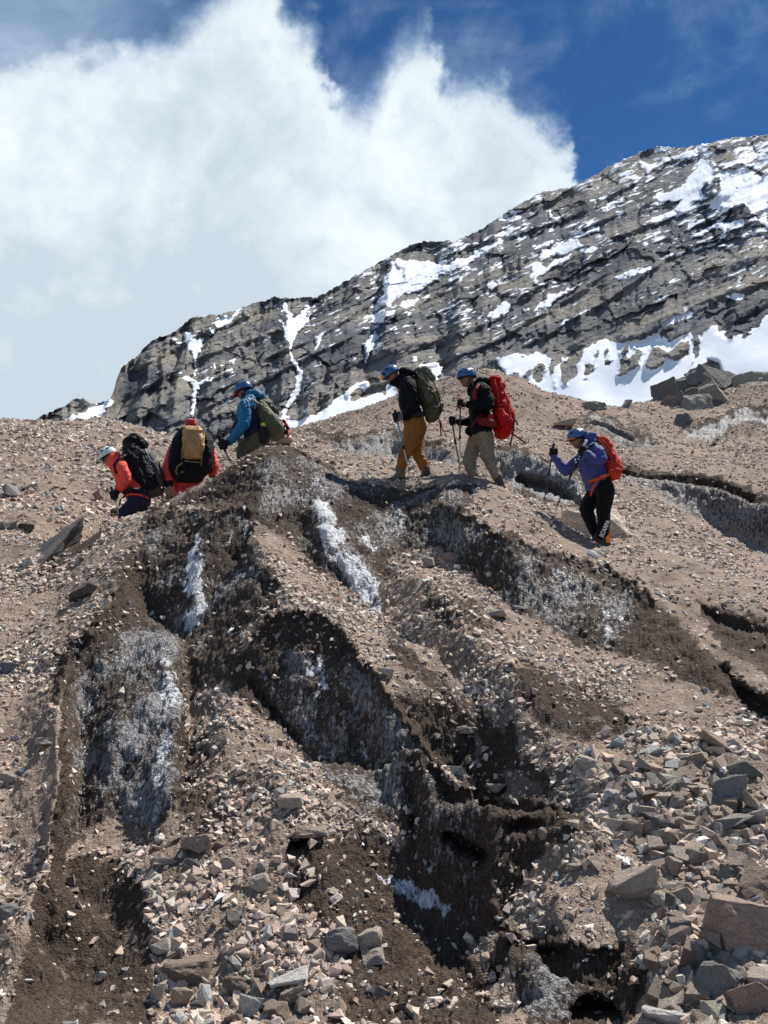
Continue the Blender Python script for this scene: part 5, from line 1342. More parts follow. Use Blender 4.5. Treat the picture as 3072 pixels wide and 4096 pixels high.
def hiker_ochre():
    J = crop(1500, 1420, .2351, 13.28)
    P = person(J(600, 2075), 'hiker in a black jacket and ochre trousers looking down at his feet')
    fr = frame((-.72, -.12, -.62)); C = J(285, 345)
    near, far = -.19, .19
    blob('body', head_prims(C, fr) + chain([(C - fr[2] * .06 - fr[0] * .03, .055), (J(470, 480), .06), (J(560, 560), .09)]) + levels([(J(570, 540), .12, .09), (J(640, 1050), .09, .10)], Y_) +
         chain([(J(640, 1170, -.08), .085), (J(545, 1600, -.1), .055), (J(445, 1920, -.1), .045)]) + chain([(J(720, 1190, .08), .085), (J(710, 1630, .08), .055), (J(845, 1920, .08), .045)]) +
         chain([(J(590, 480, near), .06), (J(660, 880, near - .02), .045), (J(490, 1060, near - .02), .035)]), MT['skin'], P, .014, 4)
    hm = helmet(P, C + fr[2] * .035, fr, MT['bluehelmet'], 'blue climbing helmet with amber goggles pushed up', .138)
    g = eyewear(P, C + fr[0] * .045 + fr[2] * .055 - fr[1] * 0, fr, MT['amber'], 'goggles', True)
    eyewear(P, C + fr[0] * .004, fr, MT['lens'])
    blob('neck_warmer', chain([(C - fr[2] * .085 + fr[0] * .045, .060), (C - fr[2] * .11 - fr[0] * .02, .075), (J(470, 500), .10)]), MT['black'], P, .012, 4, .010, 16)
    jk = levels([(J(520, 450), .10, .095), (J(560, 600), .13, .125), (J(570, 800), .12, .135), (J(620, 1000), .11, .13), (J(650, 1090), .11, .14)], Y_, .75)
    for sd, dz in ((1, near), (-1, far)):
        jk += chain([(J(560, 470, dz * .8), .085), (J(610, 560, dz * 1.1), .088), (J(650, 760, dz * 1.25), .076), (J(655, 890, dz * 1.3), .070), (J(560, 985, dz * 1.25), .060), (J(500, 1040, dz * 1.2), .047)])
    blob('jacket', jk, MT['black'], P, .013, 4, .016, 8, 1)
    blob('hood', levels([(J(470, 290), .05, .05), (J(560, 320), .09, .055), (J(640, 340), .08, .04)], Y_) + chain([(J(440, 250), .03), (J(500, 330), .05)]), MT['black'], P, .012, 4, .014, 12, 2)
    tr = levels([(J(670, 1080), .08, .125), (J(680, 1190), .085, .135)], Y_)
    tr += chain([(J(650, 1200, -.08), .128), (J(610, 1420, -.10), .110), (J(545, 1600, -.10), .088), (J(480, 1760, -.1), .080), (J(445, 1900, -.1), .068)])
    tr += chain([(J(730, 1220, .08), .125), (J(700, 1450, .08), .100), (J(710, 1640, .08), .084), (J(790, 1800, .08), .078), (J(845, 1920, .08), .070)])
    blob('trousers', tr, MT['ochre'], P, .013, 3, .017, 7.5, 3)
    boot(P, J(420, 1965, -.1), (-1, -.3, -.25), MT['bootolive']); boot(P, J(865, 1965, .08), (-.85, -.5, -.32), MT['boot'])
    top, tip = J(335, 935, -.30), J(604, 2062, -.22)
    v = tip - top
    gl = glove(P, top + v * .10, v, (.8, .2, .1), MT['glove'], 1.35, 'glove', J(490, 1050, near))
    for k in range(3):
        b0 = top + v * (.09 + .0 * k) + np.array([.036 + .021 * k, -.055, .02]); tube('stripe', [b0, b0 + np.array([.004, .0, -.06]), b0 + np.array([-.006, .006, -.11])], .0075, MT['greyglove'], gl)
    pole(top, tip, MT['alu'], 'cyan trekking pole held by the hiker in ochre trousers', upper=MT['cyan'], brk=.56)
    K4 = pack(J(900, 1100), 'olive green backpack on the hiker in ochre trousers')
    body = levels([(J(800, 330, 0), .09, .10), (J(860, 520), .13, .135), (J(930, 720), .14, .155), (J(985, 880), .14, .135), (J(960, 1020), .12, .105)], Y_, .25)
    blob('main_compartment', body, MT['olive'], K4, .014, 4, .022, 7, 5)
    blob('lid', levels([(J(720, 290), .10, .045), (J(860, 290), .12, .060), (J(960, 400), .11, .050)], Y_, .55) + chain([(J(960, 400), .05), (J(995, 480), .03)]), MT['olive'], K4, .013, 3, .02, 10, 6)
    blob('side_pocket', chain([(J(900, 600, -.2), .05), (J(920, 760, -.21), .055), (J(860, 640, -.2), .04)]), MT['olive'], K4, .012, 3, .016, 12, 7)
    tube('strap', [J(700, 290, -.14), J(790, 400, -.19), J(900, 500, -.22), J(1020, 640, -.22), J(1090, 830, -.18), J(1150, 900, -.1)], .014, MT['trim'], K4, flat=((1, 0, 1), .4))
    tube('strap', [J(880, 480, -.22), J(990, 500, -.2), J(1060, 640, -.16), J(1140, 760, -.1)], .012, MT['buff'], K4, flat=((1, 0, 1), .4))
    tube('strap', [J(590, 430, -.17), J(650, 360, -.17), J(730, 380, -.15)], .016, MT['blacktrim'], K4)
    tube('hip_belt', [J(840, 1000, -0.215), J(720, 1010, -0.255), J(600, 1030, -0.225), J(540, 1060, -0.105)], .028, MT['blacktrim'], K4, flat=((0, 0, 1), 1.4))
    tube('hanging_strap', [J(1090, 1080, -.1), J(1120, 1150, -.1), J(1140, 1230, -.1), J(1162, 1300, -.1)], .009, MT['darkred'], K4)
    tube('hanging_strap', [J(1095, 1090, -.08), J(1110, 1200, -.1), J(1128, 1385, -.1)], .010, MT['darkred'], K4)
    tube('bottle_loop', [J(1010, 870, -.2), J(1050, 890, -.2), J(1090, 870, -.2), J(1130, 800, -.16)], .018, MT['greyglove'], K4)

    for a in ([(760, 300), (830, 420), (900, 560), (930, 700)], [(860, 260), (960, 380), (1040, 560), (1100, 700)], [(790, 620), (880, 640), (980, 620)], [(800, 840), (900, 900), (1010, 900), (1110, 880)], [(1060, 640), (1110, 760), (1120, 900), (1100, 1000)]):
        tube('strap', [J(x, y, -.235) for x, y in a], .0085, MT['blacktrim'], K4)
    blob('front_pocket', levels([(J(1040, 700, 0), .08, .055), (J(1090, 860, 0), .09, .06), (J(1060, 980, 0), .08, .05)], Y_, .55), MT['olive'], K4, .012, 3, .018, 12, 8)

def hiker_red():
    J = crop(1780, 1430, .2305, 13.30)
    P = person(J(600, 2120), 'hiker in a black jacket and khaki trousers gripping two poles')
    fr = frame((-.93, -.22, -.22)); C = J(385, 360)
    near, far = -.19, .19
    blob('body', head_prims(C, fr) + chain([(C - fr[2] * .07 - fr[0] * .02, .055), (J(490, 540), .062), (J(560, 620), .09)]) + levels([(J(580, 640), .12, .09), (J(640, 1200), .09, .10)], Y_) +
         chain([(J(580, 1350, .08), .09), (J(440, 1750, .08), .06), (J(500, 2060, .08), .045)]) + chain([(J(680, 1350, -.08), .09), (J(740, 1720, -.08), .06), (J(900, 2080, -.08), .045)]) +
         chain([(J(680, 560, near), .06), (J(780, 810, near), .045), (J(430, 820, near), .035), (J(345, 800, near), .03)]), MT['skin'], P, .013, 4)
    helmet(P, C + fr[2] * .035, fr, MT['bluehelmet'], 'blue climbing helmet', .142)
    eyewear(P, C + fr[0] * .006, fr, MT['lens'])
    blob('chin_strap', chain([(C + fr[1] * .086 + fr[2] * .02, .006), (C + fr[1] * .074 + fr[0] * .02 - fr[2] * .07, .006), (C + fr[0] * .05 - fr[2] * .128, .006)]) + chain([(C - fr[0] * .05 + fr[1] * .08, .006), (C + fr[1] * .074 + fr[0] * .02 - fr[2] * .07, .006)]), MT['blacktrim'], P, .006, 1)
    jk = levels([(J(500, 545), .06, .085), (J(600, 600), .13, .11), (J(590, 780), .13, .135), (J(600, 1000), .12, .135), (J(630, 1180), .12, .145), (J(620, 1270), .12, .150)], Y_, .75)
    jk += chain([(J(430, 1270), .07), (J(600, 1240), .12)]) + chain([(J(640, 540, near * .8), .085), (J(700, 600, near * 1.15), .090), (J(760, 740, near * 1.3), .078), (J(765, 820, near * 1.35), .075), (J(620, 850, near * 1.4), .066), (J(480, 830, near * 1.4), .056), (J(405, 815, near * 1.4), .048)])
    jk += chain([(J(600, 640, far * .8), .08), (J(560, 900, far * 1.2), .07), (J(520, 1100, far * 1.2), .07), (J(380, 1120, far), .058), (J(250, 1120, far * .8), .05)])
    blob('jacket', jk, MT['black'], P, .013, 4, .017, 8, 11)
    blob('collar', levels([(J(440, 590), .055, .05), (J(500, 520), .07, .05), (J(600, 440), .09, .055), (J(700, 430), .08, .05)], Y_), MT['black'], P, .012, 4, .012, 12, 12)
    tr = levels([(J(640, 1300), .08, .130), (J(640, 1400), .085, .130)], Y_)
    tr += chain([(J(700, 1400, -.08), .120), (J(715, 1560, -.09), .105), (J(750, 1730, -.09), .088), (J(830, 1900, -.09), .078), (J(900, 2060, -.09), .068)])
    tr += chain([(J(560, 1400, .08), .118), (J(480, 1600, .08), .102), (J(420, 1780, .08), .090), (J(450, 1920, .08), .080), (J(520, 2080, .08), .072)])
    blob('trousers', tr, MT['khaki'], P, .013, 3, .017, 7.5, 13)
    boot(P, J(925, 2110, -.09), (-.9, -.3, -.3), MT['boot']); boot(P, J(530, 2120, .08), (-1, -.2, -.2), MT['boot'])
    top, tip = J(265, 690, -.28), J(252, 2015, -.2); v = tip - top
    glove(P, top + v * .075, v, (1, .1, 0), MT['glove'], 1.2, 'glove', J(400, 815, near * 1.4))
    blob('wrist_skin', chain([(top + v * .075 + np.array([.045, -.045, .0]), .022), (top + v * .09 + np.array([.07, -.03, 0]), .022)]), MT['skin'], P, .008, 2)
    pole(top, tip, MT['alu'], 'silver trekking pole with an orange grip in the hand of the red-pack hiker', grip=MT['cork'], brk=.52, upper=MT['dark'])
    top, tip = J(105, 1010, .12), J(252, 1900, .1); v = tip - top
    glove(P, top + v * .09, v, (1, 0, 0), MT['glove'], 1.2, 'glove', J(250, 1120, far * .8))
    pole(top, tip, MT['dark'], 'dark trekking pole in the lower hand of the red-pack hiker', brk=.5)
    R = pack(J(1000, 1380), 'tall bright red backpack on the hiker in khaki trousers')
    body = levels([(J(850, 430), .09, .075), (J(890, 560), .12, .100), (J(950, 760), .14, .120), (J(1010, 960), .15, .135), (J(1020, 1150), .15, .140), (J(990, 1270), .13, .120)], Y_, .25)
    blob('main_compartment', body, MT['red'], R, .014, 4, .018, 6, 15)
    blob('lid', levels([(J(800, 390), .09, .04), (J(900, 400), .12, .055), (J(985, 510), .11, .045)], Y_, .55), MT['red'], R, .013, 3, .018, 10, 16)
    blob('side_pocket', chain([(J(960, 960, -.2), .06), (J(980, 1100, -.21), .065), (J(1040, 1040, -.19), .06)]), MT['red'], R, .012, 3, .012, 9, 17)
    blob('hip_pocket', levels([(J(790, 1040, -.22), .02, .045), (J(800, 1130, -.22), .02, .045)], Y_), MT['red'], R, .012, 3, .016, 14, 18)
    tube('hip_belt', [J(880, 1130, -0.255), J(760, 1130, -0.305), J(640, 1110, -0.255), J(560, 1090, -0.135)], .045, MT['darkred'], R, flat=((0, 0, 1), 1.3))
    tube('strap', [J(650, 980, -.25), J(560, 1060, -.26), J(440, 1230, -.2)], .012, MT['darkred'], R)
    tube('shoulder_strap', [J(600, 480, -.20), J(535, 560, -.235), J(512, 650, -.245), J(530, 740, -.25)], .034, MT['darkred'], R, flat=((1, 0, 0), 1.0))
    tube('strap', [J(900, 600, -.13), J(1000, 700, -.12), J(1100, 860, -.1), J(1180, 950, -.05)], .009, MT['darkred'], R)
    tube('strap', [J(1120, 830, -.15), J(1110, 960, -.16), J(1090, 1130, -.16)], .011, MT['darkred'], R)
    for a in ([(860, 380), (900, 560), (930, 760), (900, 960)], [(880, 840), (980, 830), (1080, 800)], [(870, 1180), (960, 1180), (1060, 1130), (1150, 1060)], [(960, 420), (1010, 560), (1090, 760)]):
        tube('strap', [J(x, y, -.215) for x, y in a], .0075, MT['darkred'], R)
    blob('front_pocket', levels([(J(1080, 880, 0), .08, .06), (J(1130, 1020, 0), .09, .065), (J(1120, 1160, 0), .08, .06)], Y_, .55), MT['red'], R, .012, 3, .016, 11, 19)
    for a in ([(1190, 960), (1200, 1100), (1185, 1280), (1130, 1525)], [(1150, 1310), (1250, 1380), (1410, 1492)], [(1060, 625), (1110, 630), (1160, 690), (1212, 750)], [(1180, 1060), (1230, 1100), (1262, 1170)]):
        tube('hanging_strap', [J(x, y, -.08) for x, y in a], .013 if a[0][0] > 1100 else .007, MT['darkred'], R)

def hiker_blue():
    J = crop(2160, 1680, .2411, 13.20)
    P = person(J(1000, 1990), 'hiker in a blue violet jacket and black trousers raising one pole')
    fr = frame((-.93, -.25, -.26)); C = J(630, 320)
    near, far = -.19, .19
    blob('body', head_prims(C, fr) + chain([(C - fr[2] * .07 - fr[0] * .02, .055), (J(740, 480), .062), (J(820, 560), .09)]) + levels([(J(840, 600), .12, .09), (J(950, 1000), .09, .10)], Y_) +
         chain([(J(930, 1150, .08), .09), (J(770, 1440, .08), .06), (J(900, 1850, .08), .045)]) + chain([(J(1070, 1150, -.08), .09), (J(1050, 1500, -.08), .06), (J(1060, 1880, -.08), .045)]) +
         chain([(J(960, 520, near), .06), (J(1010, 700, near), .045), (J(780, 560, near), .035)]), MT['skin'], P, .013, 4)
    helmet(P, C + fr[2] * .04, fr, MT['bluehelmet'], 'blue climbing helmet over an orange visor', .138)
    f, s, u = fr
    V = []; n = 9
    for r_ in (0, 1):
        for i in range(n):
            a = math.radians(-62 + 124 * i / (n - 1)); rad = .098 + .085 * r_ * math.cos(a) ** .6
            V.append(C + f * (math.cos(a) * rad + .012) + s * math.sin(a) * .088 + u * (.046 - .028 * r_ - .02 * (1 - math.cos(a))))
    V += [v - u * .006 for v in V]
    Fc = [(i, i + 1, n + i + 1, n + i) for i in range(n - 1)] + [(2 * n + i + 1, 2 * n + i, 3 * n + i, 3 * n + i + 1) for i in range(n - 1)] + [(n + i, n + i + 1, 3 * n + i + 1, 3 * n + i) for i in range(n - 1)]
    obj_from('visor', V, Fc, MT['visor'], P)
    eyewear(P, C + fr[0] * .006 - u * .004, fr, MT['lens'])
    blob('chin_strap', chain([(C + s * .086 + u * .02, .007), (C + s * .074 + f * .02 - u * .07, .007), (C + f * .05 - u * .128, .007)]), MT['blacktrim'], P, .006, 1)
    jk = levels([(J(760, 520), .06, .09), (J(860, 580), .13, .12), (J(850, 740), .13, .150), (J(890, 880), .12, .150), (J(950, 1000), .11, .140), (J(930, 1060), .11, .135)], Y_, .75)
    jk += chain([(J(820, 1100), .055), (J(940, 1030), .11)])
    jk += chain([(J(920, 480, near * .8), .080), (J(970, 540, near * 1.1), .085), (J(1020, 660, near * 1.25), .072), (J(980, 720, near * 1.4), .068), (J(860, 640, near * 1.6), .060), (J(780, 560, near * 1.6), .050)])
    jk += chain([(J(720, 620, far * .7), .08), (J(580, 720, far * .9), .075), (J(440, 850, far), .072), (J(340, 740, far), .064), (J(245, 620, far), .052)])
    blob('jacket', jk, MT['blue'], P, .013, 4, .018, 8, 21)
    blob('hood', levels([(J(800, 300), .07, .045), (J(850, 280), .09, .05), (J(840, 380), .10, .06)], Y_) + chain([(J(880, 240), .02), (J(900, 330), .04)]) + levels([(J(760, 230), .06, .025), (J(780, 400), .09, .045), (J(720, 480), .07, .05)], Y_), MT['blue'], P, .012, 3, .014, 12, 22)
    tr = levels([(J(1000, 1060), .08, .125), (J(1030, 1150), .085, .130)], Y_)
    tr += chain([(J(1080, 1150, -.08), .125), (J(1070, 1330, -.09), .110), (J(1050, 1510, -.09), .090), (J(1060, 1700, -.09), .080), (J(1050, 1920, -.09), .074)])
    tr += chain([(J(940, 1190, .08), .115), (J(850, 1320, .08), .104), (J(765, 1460, .08), .092), (J(820, 1640, .08), .082), (J(920, 1860, .08), .070)])
    blob('trousers', tr, MT['blackpants'], P, .013, 3, .018, 7.5, 23)
    boot(P, J(1065, 1965, -.09), (-.9, -.35, -.3), MT['boot']); boot(P, J(930, 1905, .08), (-.9, -.2, -.3), MT['boot'])
    V = [J(1165, 1825, -.150), J(1172, 2030, -.150), J(1112, 2040, -.175), J(1098, 1960, -.182), J(1140, 1900, -.168)]
    V += [v + np.array([-.01, .05, 0]) for v in V]
    obj_from('gaiter_panel', V, [(0, 1, 2, 3, 4), (9, 8, 7, 6, 5)] + [(i, (i + 1) % 5, (i + 1) % 5 + 5, i + 5) for i in range(5)], MT['visor'], P, False)
    # white lettering running up the shin
    cu = bpy.data.curves.new('lettering', 'FONT'); cu.body = 'SCARPA'; cu.size = .078; cu.extrude = .003; cu.offset = .0022; cu.align_x = 'LEFT'
    to = bpy.data.objects.new('lettering', cu); COL.objects.link(to)
    dg = bpy.context.evaluated_depsgraph_get(); me = bpy.data.meshes.new_from_object(to.evaluated_get(dg)); bpy.data.objects.remove(to)
    me.materials.append(MT['white']) if not me.materials else None
    me.materials.clear(); me.materials.append(MT['white'])
    a0, a1 = J(1040, 1955, -.185), J(1165, 1675, -.170); ex = (a1 - a0) / np.linalg.norm(a1 - a0); ez = np.array([.25, -1, .1]); ez -= ez @ ex * ex; ez /= np.linalg.norm(ez); ey = np.cross(ez, ex)
    co = np.array([v.co[:] for v in me.vertices]); wdt = co[:, 0].max(); co[:, 0] *= np.linalg.norm(a1 - a0) / wdt
    W = a0 + co[:, :1] * ex + co[:, 1:2] * ey + co[:, 2:] * ez - ey * .0
    me.vertices.foreach_set('co', W.reshape(-1).astype(np.float32)); me.update(); link('lettering', me, P)
    top, tip = J(232, 385, .17), J(62, 1400, .3); v = tip - top
    glove(P, top + v * .14 + np.array([0, 0, 0]), v, (.6, -.3, -.4), MT['glove'], 1.3, 'glove', J(250, 620, far))
    pole(top, tip, MT['dark'], 'black trekking pole raised in front of the hiker in blue', brk=.5)
    top, tip = J(772, 330, -.34), J(250, 1500, .1); v = tip - top
    glove(P, top + v * .13, v, (1, -.2, 0), MT['glove'], 1.3, 'glove', J(780, 560, near * 1.6))
    pole(top, tip, MT['dark'], 'pole with a pale grip held against the shoulder of the hiker in blue', grip=MT['white'], brk=.5)
    O = pack(J(1250, 980), 'orange red backpack on the hiker in blue')
    body = levels([(J(1000, 360), .08, .070), (J(1080, 480), .11, .095), (J(1150, 650), .13, .110), (J(1210, 790), .14, .120), (J(1210, 880), .13, .105)], Y_, .25)
    blob('main_compartment', body, MT['orange'], O, .014, 4, .016, 6.5, 25)
    blob('lid', levels([(J(950, 320), .08, .035), (J(1060, 360), .11, .05), (J(1140, 440), .10, .045)], Y_, .55), MT['orange'], O, .013, 3, .016, 10, 26)
    blob('side_pocket', chain([(J(1190, 870, -.19), .05), (J(1220, 920, -.19), .045), (J(1280, 840, -.17), .05)]), MT['orange'], O, .012, 3, .012, 10, 27)
    for a in ([(960, 320), (1060, 440), (1120, 560), (1180, 640)], [(1010, 310), (1110, 420), (1190, 540), (1260, 640)], [(1130, 660), (1230, 640), (1250, 560)], [(1220, 640), (1300, 740), (1350, 860)]):
        tube('strap', [J(x, y, -.17) for x, y in a], .008, MT['darkred'], O)
    tube('hip_belt', [J(1140, 900, -0.255), J(1030, 950, -0.275), J(920, 990, -0.255), J(815, 1025, -0.175)], .019, MT['orangeweb'], O, flat=((0, 0, 1), 1.2))
    tube('hanging_strap', [J(1040, 940, -.23), J(940, 1020, -.24), J(870, 1140, -.24), J(838, 1262, -.24)], .013, MT['orangeweb'], O)
    tube('shoulder_strap', [J(900, 380, -0.215), J(800, 440, -0.245), J(700, 560, -0.255), J(620, 680, -0.235), J(590, 760, -0.215)], .018, MT['blacktrim'], O)
    for x, y in ((600, 700), (640, 650), (585, 660), (660, 610)): blob('buckle', [ball(J(x, y, -.25), .017)], MT['alu'], O, .008, 1)

def hiker_teal():
    J = crop(840, 1480, .2170, 13.95)
    P = person(J(800, 1900), 'hiker in a teal jacket and blue helmet partly hidden behind the crest')
    fr = frame((-.88, .18, -.42)); C = J(625, 395)
    near, far = -.19, .19
    blob('body', head_prims(C, fr) + chain([(C - fr[2] * .07 - fr[0] * .02, .055), (J(700, 520), .062), (J(740, 600), .09)]) + levels([(J(740, 640), .12, .09), (J(830, 1200), .09, .10)], Y_) +
         chain([(J(800, 1300, .08), .09), (J(560, 1480, .08), .06), (J(620, 2000, .08), .045)]) + chain([(J(900, 1300, -.08), .09), (J(750, 1600, -.08), .06), (J(900, 2050, -.08), .045)]) +
         chain([(J(660, 640, near), .06), (J(640, 1030, near), .045), (J(320, 1340, near), .035)]), MT['skin'], P, .014, 4)
    helmet(P, C + fr[2] * .04, fr, MT['bluehelmet'], 'blue climbing helmet over a red cap brim', .142)
    f, s, u = fr; n = 9; V = []
    for r_ in (0, 1):
        for i in range(n):
            a = math.radians(-60 + 120 * i / (n - 1)); rad = .098 + .075 * r_ * math.cos(a) ** .6
            V.append(C + f * (math.cos(a) * rad + .012) + s * math.sin(a) * .085 + u * (.040 - .03 * r_ - .02 * (1 - math.cos(a))))
    V += [v - u * .006 for v in V]
    obj_from('visor', V, [(i, i + 1, n + i + 1, n + i) for i in range(n - 1)] + [(2 * n + i + 1, 2 * n + i, 3 * n + i, 3 * n + i + 1) for i in range(n - 1)] + [(n + i, n + i + 1, 3 * n + i + 1, 3 * n + i) for i in range(n - 1)], MT['redcap'], P)
    eyewear(P, C, fr, MT['lens'])
    blob('balaclava', [ball(C - fr[0] * .02 - fr[2] * .02, (.090, .088, .100), np.stack(fr))] + chain([(C - fr[2] * .08, .075), (J(690, 530), .08)]), MT['navyfab'], P, .012, 3, .008, 14)
    blob('chin_strap', chain([(C - s * .09 + u * .02, .007), (C - s * .088 + f * .01 - u * .07, .007), (C + f * .05 - u * .12, .007)]) + chain([(C - s * .09 - f * .05 + u * .02, .007), (C - s * .088 + f * .01 - u * .07, .007)]), MT['buff'], P, .006, 1)
    jk = levels([(J(720, 560), .08, .09), (J(740, 660), .13, .125), (J(750, 850), .12, .125), (J(780, 1050), .11, .125), (J(800, 1220), .11, .135)], Y_, .75)
    blob('jacket', jk + chain([(J(660, 620, far), .08), (J(560, 900, far), .07), (J(420, 1180, far), .05)]), MT['navyfab'], P, .013, 4, .015, 9, 31)
    sl = chain([(J(720, 600, near * .7), .095), (J(650, 660, near * 1.1), .092), (J(650, 850, near * 1.3), .084), (J(620, 1010, near * 1.4), .080), (J(500, 1160, near * 1.4), .070), (J(360, 1320, near * 1.35), .055)])
    sl += levels([(J(760, 600), .13, .09), (J(800, 720), .12, .08)], Y_) + levels([(J(590, 700, -.06), .04, .06), (J(570, 900, -.06), .04, .05)], Y_)
    blob('sleeve', sl, MT['teal'], P, .013, 3, .018, 9, 32)['label'] = 'bright teal sleeve and shoulder'
    blob('hood', levels([(J(730, 470), .08, .05), (J(850, 460), .10, .06), (J(960, 500), .09, .045)], Y_) + chain([(J(960, 500), .05), (J(1005, 520), .03)]), MT['teal'], P, .012, 3, .014, 12, 33)
    tr = levels([(J(820, 1260), .09, .13), (J(840, 1330), .09, .13)], Y_) + chain([(J(800, 1350, -.08), .125), (J(640, 1420, -.09), .11), (J(600, 1560, -.09), .09), (J(760, 2020, -.09), .07)]) + chain([(J(880, 1350, .08), .12), (J(850, 1650, .08), .09), (J(980, 2050, .08), .07)])
    blob('trousers', tr, MT['olive'], P, .015, 3, .014, 8, 34)
    for a, b in ((780, -.09), (1000, .08)): boot(P, J(a, 2060, b), (-1, -.2, -.2), MT['boot'])
    top, tip = J(120, 1190, -.3), J(420, 1760, -.2); v = tip - top
    glove(P, top + v * .33, v, (.3, -.5, .5), MT['glove'], 1.5, 'glove', J(340, 1330, near * 1.3))
    pole(top, tip, MT['dark'], 'black trekking pole in the lowered hand of the hiker in teal', brk=.5)
    top, tip = J(170, 1190, .25), J(300, 1560, .3)
    pole(top, tip, MT['dark'], 'second black pole grip showing behind the glove of the hiker in teal', brk=.6)
    K3 = pack(J(1200, 1250), 'olive backpack with a yellow-capped bottle on the hiker in teal')
    blob('main_compartment', levels([(J(960, 680), .09, .08), (J(1020, 850), .12, .11), (J(1130, 980), .14, .125), (J(1220, 1100), .14, .125), (J(1180, 1150), .13, .11)], Y_) + levels([(J(1000, 900), .13, .1), (J(1010, 1150), .13, .12)], Y_, .25), MT['olive'], K3, .014, 4, .018, 7, 35)
    blob('lid', levels([(J(910, 600), .10, .045), (J(1050, 650), .13, .065), (J(1200, 770), .12, .050)], Y_, .55), cloth('dark olive pack nylon', (.045, .048, .028), .6, .4, 1.3, 10), K3, .013, 3, .018, 10, 36)
    blob('front_pocket', levels([(J(1110, 900, -.08), .08, .05), (J(1200, 1050, -.08), .09, .065), (J(1200, 1150, -.08), .08, .06)], Y_, .55), MT['olive'], K3, .012, 3, .014, 11, 37)
    tube('bottle', [J(980, 1110, -.19), J(980, 1050, -.19), J(985, 1020, -.19)], [.04, .042, .036], MT['greyglove'], K3, 12); tube('bottle_cap', [J(985, 1035, -.195), J(988, 985, -.195)], .042, MT['yellow'], K3, 12)
    blob('mesh_pocket', levels([(J(980, 1120, -.17), .03, .06), (J(1000, 1280, -.17), .03, .07)], Y_), MT['blacktrim'], K3, .012, 3, .01, 12, 38)
    blob('stuff_sack', chain([(J(1210, 860, -.05), .04), (J(1240, 890, 0), .035)]), MT['bluebag'], K3, .010, 2); blob('rolled_cloth', chain([(J(1270, 920, -.05), .04), (J(1330, 950, -.02), .035)]), MT['pale'], K3, .010, 2)
    tube('strap', [J(1340, 920, -.05), J(1375, 940, -.05), J(1400, 1030, -.05)], .022, MT['redcap'], K3); tube('strap', [J(1440, 1100, -.02), J(1445, 1180, -.03), J(1430, 1250, -.05)], .014, MT['orangeweb'], K3)
    tube('shoulder_strap', [J(700, 545, -0.215), J(800, 545, -0.235), J(900, 620, -0.205)], .013, MT['buff'], K3)
    tube('rear_edge', [J(1390, 1000, 0), J(1440, 1080, 0), J(1400, 1180, 0)], .03, MT['blackpack'], K3)

